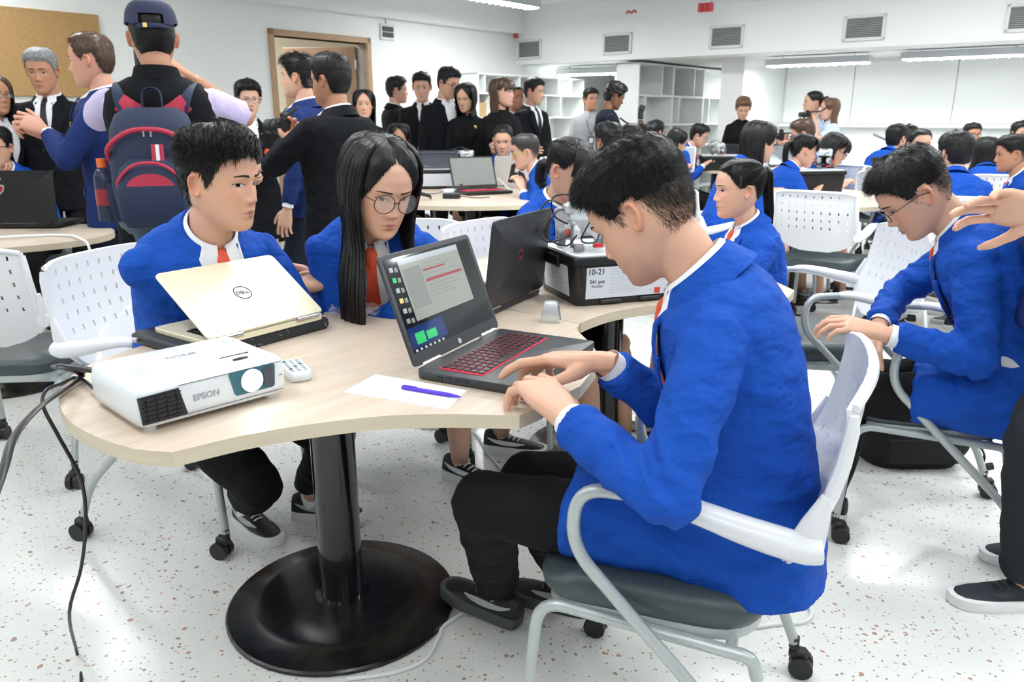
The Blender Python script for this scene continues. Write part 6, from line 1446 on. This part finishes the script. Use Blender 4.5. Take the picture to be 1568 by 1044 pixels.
def build_kits():
    kit_box('black building-kit box with white lid and printed label, beside the typing boy', (.183, 2.268, .75), R(20))
    robot('white, grey and red toy robot with looping black cables on the kit box', (.222, 2.425, .905), R(8))
    kit_box('black kit box with white tray on the round table', (-.74, 6.22, .75), R(8), .42, .31, .15, False)
    e = empty('storage_bin', (-.66, 6.30, .908), R(8)); tag(e, 'transparent smoky bin standing on the kit box', 'bin')
    m = MB(); ol = rrect(.30, .20, .02) + np.array([.09, .1]); m.rings([np.c_[ol, np.full(len(ol), 0.0)], np.c_[ol, np.full(len(ol), .12)]]); m.build('tub', 'clear_bin', e, True, 40)
    m = MB(); ol2 = rrect(.32, .22, .02) + np.array([.09, .1]); m.prism(ol2, .115, .128); m.build('rim', 'clear_bin', e, True, 40)
    robot('toy robot with loose wires beside the transparent bin', (-.36, 6.42, .905), R(-10), .95, False)
    kit_box('black kit box under a small robot on the laptop table', (1.98, 8.42, .75), R(-8), .42, .31, .15, False, label_front=False)
    robot('small white and brown toy robot on the kit box of the laptop table', (2.20, 8.55, .905), R(10), .9, False)
    kit_box('black kit box with its grey tray raised, beside the girl with dark ponytail', (1.86, 5.40, .75), R(12), .46, .32, .19, False, label_front=False)
    robot('white toy robot under the hands of the girl looking down', (2.22, 5.72, .945), R(-20), .95, False)
    # adapters and cords on the round table
    e = empty('power_adapter', (-.42, 5.52, .75), R(-6)); tag(e, 'black power adapter with cord on the round table', 'adapter')
    m = MB(); m.box((0, 0, .019), (.12, .06, .036), None, 0, .006); m.build('brick', 'plastic_dark', e, False)
    m = MB(); m.tube(spline([(.06, 0, .015), (.12, .03, .006), (.18, .0, .006), (.26, .05, .006)], 16), .003, 6); m.build('cord', 'plastic_black', e)
    e = empty('cable_coil', (-.60, 5.42, .75)); tag(e, 'black coiled cable lying on the round table', 'cable')
    m = MB(); m.tube([(.045 * math.cos(t) * (1 + .1 * math.sin(3 * t)), .03 * math.sin(t), .006 + .03 * abs(math.sin(t * .5)) + .001 * t) for t in np.linspace(0, 15, 60)], .0045, 6); m.build('coil', 'plastic_black', e)
    e = empty('power_strip', (-.42, 5.95, .75), R(30)); tag(e, 'white power strip with plugged cords on the round table', 'power strip')
    m = MB(); m.box((0, 0, .016), (.22, .05, .03), None, 0, .005); m.build('strip', 'plastic_white', e, False)
    m = MB(); m.box((.04, 0, .045), (.035, .03, .04), None, 0, .005); m.build('plug', 'plastic_black', e, False)
    m = MB(); m.tube(spline([(-.11, 0, .012), (-.2, -.05, .006), (-.3, -.02, .006), (-.36, -.12, .006)], 18), .003, 6); m.build('cord', 'plastic_black', e)
    o = MB(); o.tube(spline([(-.16, 6.3, .756), (-.12, 6.25, .83), (-.07, 6.2, .80), (-.02, 6.15, .757), (.05, 6.05, .756)], 24), .005, 6); tag(o.build('white_cable', 'cable_white', None), 'white charging cable looping up beside the silver drawing laptop', 'cable')
    o = MB(); o.tube(spline([(-3.0, 3.55, .757), (-2.6, 3.50, .757), (-2.35, 3.62, .762), (-2.15, 3.72, .757), (-2.0, 3.62, .755), (-1.93, 3.56, .70), (-1.95, 3.58, .4), (-1.9, 3.6, .006), (-1.8, 3.5, .006)], 50), .006, 8); tag(o.build('white_cable', 'cable_white', None), 'white cable crossing the gaming laptop\'s table and hanging down its edge', 'cable')
    fl = lambda pts, n=40: spline([(*atz(u, v, .006)[:2], .006) for u, v in pts], n)
    o = MB(); o.tube(fl([(530, 1040), (600, 1030), (650, 1010), (672, 975), (680, 958), (720, 930), (760, 900)]), .005, 8); tag(o.build('white_cable', 'cable_white', None), 'white cable on the floor along the round black base plate', 'cable')
    o = MB(); o.tube(fl([(900, 880), (1000, 900), (1120, 905), (1200, 912), (1240, 930), (1235, 950), (1190, 955), (1120, 960), (1060, 930)]), .006, 8); tag(o.build('white_cable', 'cable_white', None), 'white cable curled on the floor behind the typing boy\'s chair', 'cable')
    o = MB(); o.tube(fl([(630, 645), (650, 655), (720, 660), (745, 690), (770, 720), (800, 740), (860, 745)]), .005, 8); tag(o.build('white_cable', 'cable_white', None), 'white cable on the floor between the girl\'s sneakers', 'cable')
    # bags
    def bag(name, label, c, size, mt, cat, strap=True):
        e = empty(name, (c[0], c[1], 0)); tag(e, label, cat); m = MB(); rs = []
        for t in np.linspace(0, 1, 9):
            k = (.86 + .2 * math.sin(t * 2.6)) * (1 - .35 * t ** 4); q = rrect(size[0] * k, size[1] * k, min(size[:2]) * .4, 6); rs.append(np.c_[q + [.01 * math.sin(5 * t), 0], np.full(len(q), .001 + size[2] * t)])
        m.rings(rs); m.build('body', mt, e, True, 70)
        if strap:
            m = MB(); m.tube(spline([(size[0] * .3, -size[1] * .5, size[2] * .8), (size[0] * .5, -size[1] * .66, size[2] * .4), (size[0] * .55, -size[1] * .5, .02), (size[0] * .72, -size[1] * .4, .012)], 14), [(.014, .004)] * 14, 8); m.build('strap', mt, e)
            m = MB(); q = rrect(size[0] * .7, .04, .015); m.prism(q + [0, -size[1] * .46], size[2] * .15, size[2] * .55); m.build('pocket', mt, e, True, 50)
    c = atz(1385, 700, 0); bag('backpack', 'black backpack lying on the floor under the slumped boy\'s chair', c, (.40, .26, .24), 'backpack_black', 'bag')
    bag('plastic_bag', 'orange bag on the floor under the round table', (-.62, 6.3, 0), (.26, .22, .26), 'bag_orange', 'bag', False)
build_kits()

# ------------------------------------------------------------------ things worn and held
def on_person(key, name, label, cat):
    ob = PP[key][0]; e = empty(name, tuple(ob.location), ob.rotation_euler[2]); e.scale = ob.scale; tag(e, label, cat); return e, PP[key][1]
def build_worn():
    # photographer in the cap
    ob, d = PP['S3']; b1, bend = d['b1'], d['bend']; HM, HT = d['HM'], d['HT']
    m = MB(); m.rings([bend(ring_at(z, w, f, b, 28)) for z, w, f, b in ((-.16, .215, .15, -.155), (.0, .212, .15, -.158), (.15, .195, .145, -.135), (.3, .205, .155, -.145), (.38, .212, .155, -.160), (.43, .205, .14, -.160), (.47, .192, .122, -.148), (.505, .152, .095, -.118), (.53, .105, .075, -.092))], False); m.build('vest', 'suit_black', ob, True, 60)
    m = MB(); m.rings([bend([(math.sin(a) * r, -.012 + math.cos(a) * r * .95, z + .02 * (1 - math.cos(a)) / 2) for a in np.arange(28) / 28 * 2 * math.pi]) for r, z in ((.098, .50), (.084, .53), (.080, .555), (.086, .535), (.10, .50))], False); m.build('vest_collar', 'suit_black', ob, True, 60)
    m = MB(); P, PH, Z = head_grid(48, 40); ctr = np.array([0, -.012, .01]); N = P - ctr; N /= np.linalg.norm(N, axis=2, keepdims=True); pd = np.degrees(PH); a_ = np.minimum(pd % 360, 360 - pd % 360)
    cut = np.interp(a_, [0, 90, 180], [.050, .036, .020]); Q = P + N * (.016 + .006 * smooth01((Z - .05) / .05))[..., None]; notch = (a_ > 150) & (Z < .055) & (Z > .030)
    keep = lambda i, j: Z[i, j] > cut[i, j] and not notch[i, j]; nu = 48
    m.add(Q.reshape(-1, 3), [(i * nu + j, i * nu + (j + 1) % nu, (i + 1) * nu + (j + 1) % nu, (i + 1) * nu + j) for i in range(39) for j in range(nu) if keep(i, j)]); m.xf(HM, HT); cp = m.build('cap', 'cap_navy', ob, True, None)
    rows = []
    for t in np.linspace(0, 1, 6): rows.append([(math.sin(a) * (.080 + .006 * t), math.cos(a) * .094 + .072 * t * math.cos(a * .8), .050 - .012 * t - .02 * (a / 1.1) ** 2 * .5) for a in np.linspace(-1.15, 1.15, 16)])
    m = MB(); m.grid(rows, None, .004); m.xf(HM, HT); m.build('visor', 'cap_navy', cp, True, 50)
    m = MB(); m.tube([(math.sin(a) * .086, -.012 + math.cos(a) * .112, .026) for a in np.linspace(R(140), R(220), 14)], [(.003, .008)] * 14, 8, up=(0, 0, 1)); m.xf(HM, HT); m.build('cap_strap', 'cap_navy', cp, True, 50)
    m = MB(); m.box((-.030, -.121, .026), (.014, .004, .016), rotz(R(-18)), 0, .001); m.xf(HM, HT); m.build('buckle', 'gold', cp, False)
    e, _ = on_person('S3', 'backpack', 'navy and red backpack on the back of the photographer in the cap', 'backpack'); z0 = d['hipz']
    def by(z): return float(bend([(0, -.16, z)])[0][1])
    rs = []
    for z, w, dd in ((-.02, .125, .10), (.02, .150, .16), (.12, .158, .19), (.25, .155, .185), (.34, .145, .165), (.39, .125, .13), (.415, .085, .08)): q = rrect(2 * w, dd, min(w, dd) * .6, 6); rs.append(np.c_[q + [0.0, by(z) - dd / 2 - .0], np.full(len(q), z0 + z)])
    m = MB(); m.rings(rs); m.build('main_compartment', 'pack_navy', e, True, 60)
    rs = []
    for z, w, dd in ((-.01, .10, .05), (.02, .118, .07), (.12, .12, .075), (.20, .105, .06), (.235, .07, .03)): q = rrect(2 * w, dd, min(w, dd) * .45, 6); rs.append(np.c_[q + [.0, by(.1) - .20 - dd / 2 + .02], np.full(len(q), z0 + z)])
    m = MB(); m.rings(rs); fp = m.build('front_pocket', 'pack_navy', e, True, 60); yb = by(.1)
    for (zz, ww, yy, r) in ((.30, .150, yb - .19, .009), (.185, .115, yb - .255, .006)):
        m = MB(); m.tube(spline([(-ww, yy + .10, z0 + zz - .10), (-ww * .96, yy + .02, z0 + zz - .03), (-ww * .5, yy, z0 + zz + .025), (0, yy - .004, z0 + zz + .038), (ww * .5, yy, z0 + zz + .025), (ww * .96, yy + .02, z0 + zz - .03), (ww, yy + .10, z0 + zz - .10)], 26), r, 8); m.build('red_piping', 'pack_red', e)
    m = MB(); m.prism([(-.085, .075), (.085, .075)] + [(.085 * math.cos(a), .125 + .060 * math.sin(a)) for a in np.linspace(0, math.pi, 12)], 0, .008); m.xf(STAND, (0, yb - .243, z0)); m.build('red_panel', 'pack_red', e, False)
    for k, mt in ((-1, 'pack_red'), (0, 'sole_white'), (1, 'pack_red')):
        m = MB(); m.box((.03 + k * .014, yb - .208, z0 + .25), (.013, .01, .07), rotx(R(-6)), 0, .001); m.build('stripe', mt, e, False)
    for k in (-1, 1):
        m = MB(); m.box((k * .012, yb - .198, z0 + .325), (.007, .006, .03), None, 0, .002); m.build('zip_pull', 'metal', e, False)
    m = MB(); m.tube(spline([(-.035, yb - .03, z0 + .405), (-.03, yb - .02, z0 + .47), (0, yb - .02, z0 + .485), (.03, yb - .02, z0 + .47), (.035, yb - .03, z0 + .405)], 14), [(.004, .011)] * 14, 8, up=(0, 1, 0)); m.build('handle', 'pack_navy', e)
    for sg in (-1, 1):
        pts = [b1(sg * .085, -.150, .385), b1(sg * .105, -.160, .43), b1(sg * .118, -.112, .478), b1(sg * .125, -.02, .498), b1(sg * .135, .08, .47), b1(sg * .15, .17, .36)]
        m = MB(); m.tube(spline(pts, 20), [(.032, .008)] * 20, 10, up=(0, -1, 1)); m.build('strap', 'pack_navy', e)
        m = MB(); q = [b1(sg * .02, -.168, .37), b1(sg * .075, -.166, .405), b1(sg * .118, -.164, .435)]; m.tube(spline(q, 8), [(.034, .010)] * 8, 10, up=(0, -1, .2)); m.build('red_yoke', 'pack_red', e)
    m = MB(); m.tube(spline([(-.16, yb - .05, z0 - .0), (-.17, yb - .06, z0 + .08), (-.165, yb - .06, z0 + .14)], 8), [.038] * 8, 12); m.build('bottle_pocket', 'pack_navy', e)
    bt, _ = on_person('S3', 'water_bottle', 'clear water bottle with orange cap in the backpack side pocket', 'bottle')
    m = MB(); m.tube([(-.195, yb - .06, z0 + .0), (-.195, yb - .06, z0 + .16), (-.195, yb - .06, z0 + .185), (-.195, yb - .06, z0 + .20)], [.036, .036, .028, .015], 18); m.build('flask', 'bottle', bt)
    m = MB(); m.cyl((-.195, yb - .06, z0 + .215), .018, .032, 2, 16); m.build('cap', 'orange', bt)
    m = MB(); m.cyl((-.195, yb - .06, z0 + .09), .0368, .06, 2, 20); m.build('label', 'red_print', bt)
    # cameras
    def camera(key, label, p, lens=(0, 1, 0), big=True, flash=False, rot=0, strap=True):
        e, dd = on_person(key, 'camera', label, 'camera'); p = np.array(p); s = 1.0 if big else .7; M = rotz(R(rot))
        m = MB(); m.box((0, 0, 0), (.14 * s, .05 * s, .095 * s), None, 0, .012); m.box((0, .004, .055 * s), (.055 * s, .05 * s, .04 * s), None, 0, .01); m.box((.055 * s, .02, -.01), (.035 * s, .05 * s, .09 * s), None, 0, .012); m.xf(M, p); m.build('camera_body', 'plastic_black', e, False)
        m = MB(); m.tube([(0, .02, 0), (0, .06 * s, 0), (0, .065 * s, 0), (0, .15 * s, 0)], [.034 * s, .034 * s, .039 * s, .040 * s], 20); m.xf(M, p); ln = m.build('lens', 'plastic_dark', e)
        m = MB(); m.cyl((0, .151 * s, 0), .034 * s, .003, 1, 20); m.xf(M, p); m.build('front_glass', 'dark_glass', ln)
        m = MB(); m.cyl((0, .10 * s, 0), .0415 * s, .02, 1, 20); m.xf(M, p); m.build('focus_ring', 'rubber', ln)
        if flash:
            m = MB(); m.box((0, 0, .13), (.06, .05, .09), None, 0, .008); m.box((0, .01, .20), (.07, .06, .06), rotx(R(-20)), 0, .008); m.xf(M, p); m.build('flash', 'plastic_dark', e, False)
        if strap: m = MB(); m.tube(spline([p + (-.07 * s, 0, .03), p + (-.12, -.10, .04), p + (-.10, -.20, .10)], 10), [(.002, .010)] * 10, 6); m.build('strap', 'plastic_black', e)
    camera('S3', 'black camera held at the face of the photographer in the cap', (-.06, .30, 1.53), strap=False)
    camera('S5', 'large black camera with long lens held by the heavy photographer', (0, .38, 1.36), flash=False)
    camera('S14', 'black camera with upright flash held by the curly-haired photographer', (0, .36, 1.26), flash=True)
    camera('S16', 'black camera held at chest height by the woman with tied-back hair', (0, .34, 1.22))
    camera('S16b', 'compact camera held at the eye of the woman with wavy brown hair', (0, .28, 1.53), big=False)
    # badges and jewellery
    def dot(key, name, mt, x, z, r, off=.008, sub=None):
        ob, d = PP[key]; q = d['b1'](x, (d['py'](x, z) or .1) + off, z); m = MB(); m.ball(q, (r, .005, r), 14, 8); return m.build(name, mt, ob)
    dot('S4', 'badge', 'bag_orange', -.10, .28, .026); dot('S4', 'brooch', 'gold', -.07, .41, .013); dot('S10', 'brooch', 'gold', -.085, .40, .022); dot('S2', 'badge', 'gold', -.11, .36, .020)
    ob, d = PP['S10']; m = MB()
    for a in np.linspace(-1.3, 1.3, 17): m.ball(d['b1'](.062 * math.sin(a), .075 + .02 * math.cos(a), .475 - .035 * math.cos(a)), .0065, 8, 6)
    nk = m.build('necklace', 'pearl', ob); nk['kind'] = 'stuff'
    ob, d = PP['S13']; m = MB()
    for sg in (-1, 1): m.tube([d['b1'](sg * .06, .06, .50), d['b1'](sg * .05, .125, .40), d['b1'](0, .135, .26)], .003, 6)
    m.build('lanyard', 'plastic_black', ob); m = MB(); m.box(d['b1'](0, .14, .20), (.07, .006, .10), None, 0, .003); bd = m.build('name_badge', 'print_dark', ob, False); m = MB(); m.box(d['b1'](0, .144, .20), (.045, .004, .06), None, 0, .002); m.build('photo', 'label_paper', bd, False)
    ob, d = PP['F2']; m = MB()       # black and white ribbon pin
    for mt, o_ in (('plastic_black', 0), ('sole_white', .005)):
        q = [d['b1'](x, (d['py'](x, z) or .1) + .012 + o_ * .3, z) for x, z in ((-.112 + o_, .270), (-.106 + o_, .305), (-.100 + o_, .325), (-.094 + o_, .318), (-.098 + o_, .300), (-.108 + o_, .262))]; m = MB(); m.tube(spline(q, 14), [(.004, .0015)] * 14, 6); m.build('ribbon_pin', mt, ob)
    ob, d = PP['F1']                  # school crest on the breast pocket
    def crest(pts, off, mt, name):
        m = MB(); c0 = np.array((-.105, .305)); q = [np.array(p) * 1.0 + c0 for p in pts]; y = [(d['py'](*p) or .1) + off for p in q]; cc = q[0] * 0 + sum(q) / len(q); yc = (d['py'](*cc) or .1) + off
        V_ = d['bend']([(p[0], yy, p[1]) for p, yy in zip(q, y)] + [(cc[0], yc + .001, cc[1])]); n_ = len(q); m.add(V_, [(n_, i, (i + 1) % n_) for i in range(n_)] + [(n_, (i + 1) % n_, i) for i in range(n_)]); m.build(name, mt, ob, False)
    crest([(-.026, .034), (0, .040), (.026, .034), (.028, .0), (.018, -.026), (0, -.040), (-.018, -.026), (-.028, .0)], .005, 'sole_white', 'crest'); crest([(-.020, .029), (0, .033), (.020, .029), (.021, .012), (-.021, .012)], .0065, 'tie_orange', 'crest_field'); crest([(-.018, .008), (.018, .008), (.014, -.018), (0, -.030), (-.014, -.018)], .0065, 'blazer', 'crest_field'); crest([(-.034, -.028), (.034, -.028), (.030, -.042), (0, -.050), (-.030, -.042)], .006, 'plastic_lightgrey', 'crest_ribbon')
    ob, d = PP['F5']                  # headband
    m = MB(); q = []
    for a in np.linspace(-1.45, 1.45, 24): r_ = head_base(np.array([math.copysign(R(96), a)]), np.array([.0]))[0]; q.append(np.array([.0835 * math.sin(a), .020 - .012 * math.cos(a), .003 + .1205 * math.cos(a)]))
    m.tube(q, .0055, 8); m.xf(d['HM'], d['HT']); m.build('headband', 'plastic_black', ob)
build_worn()
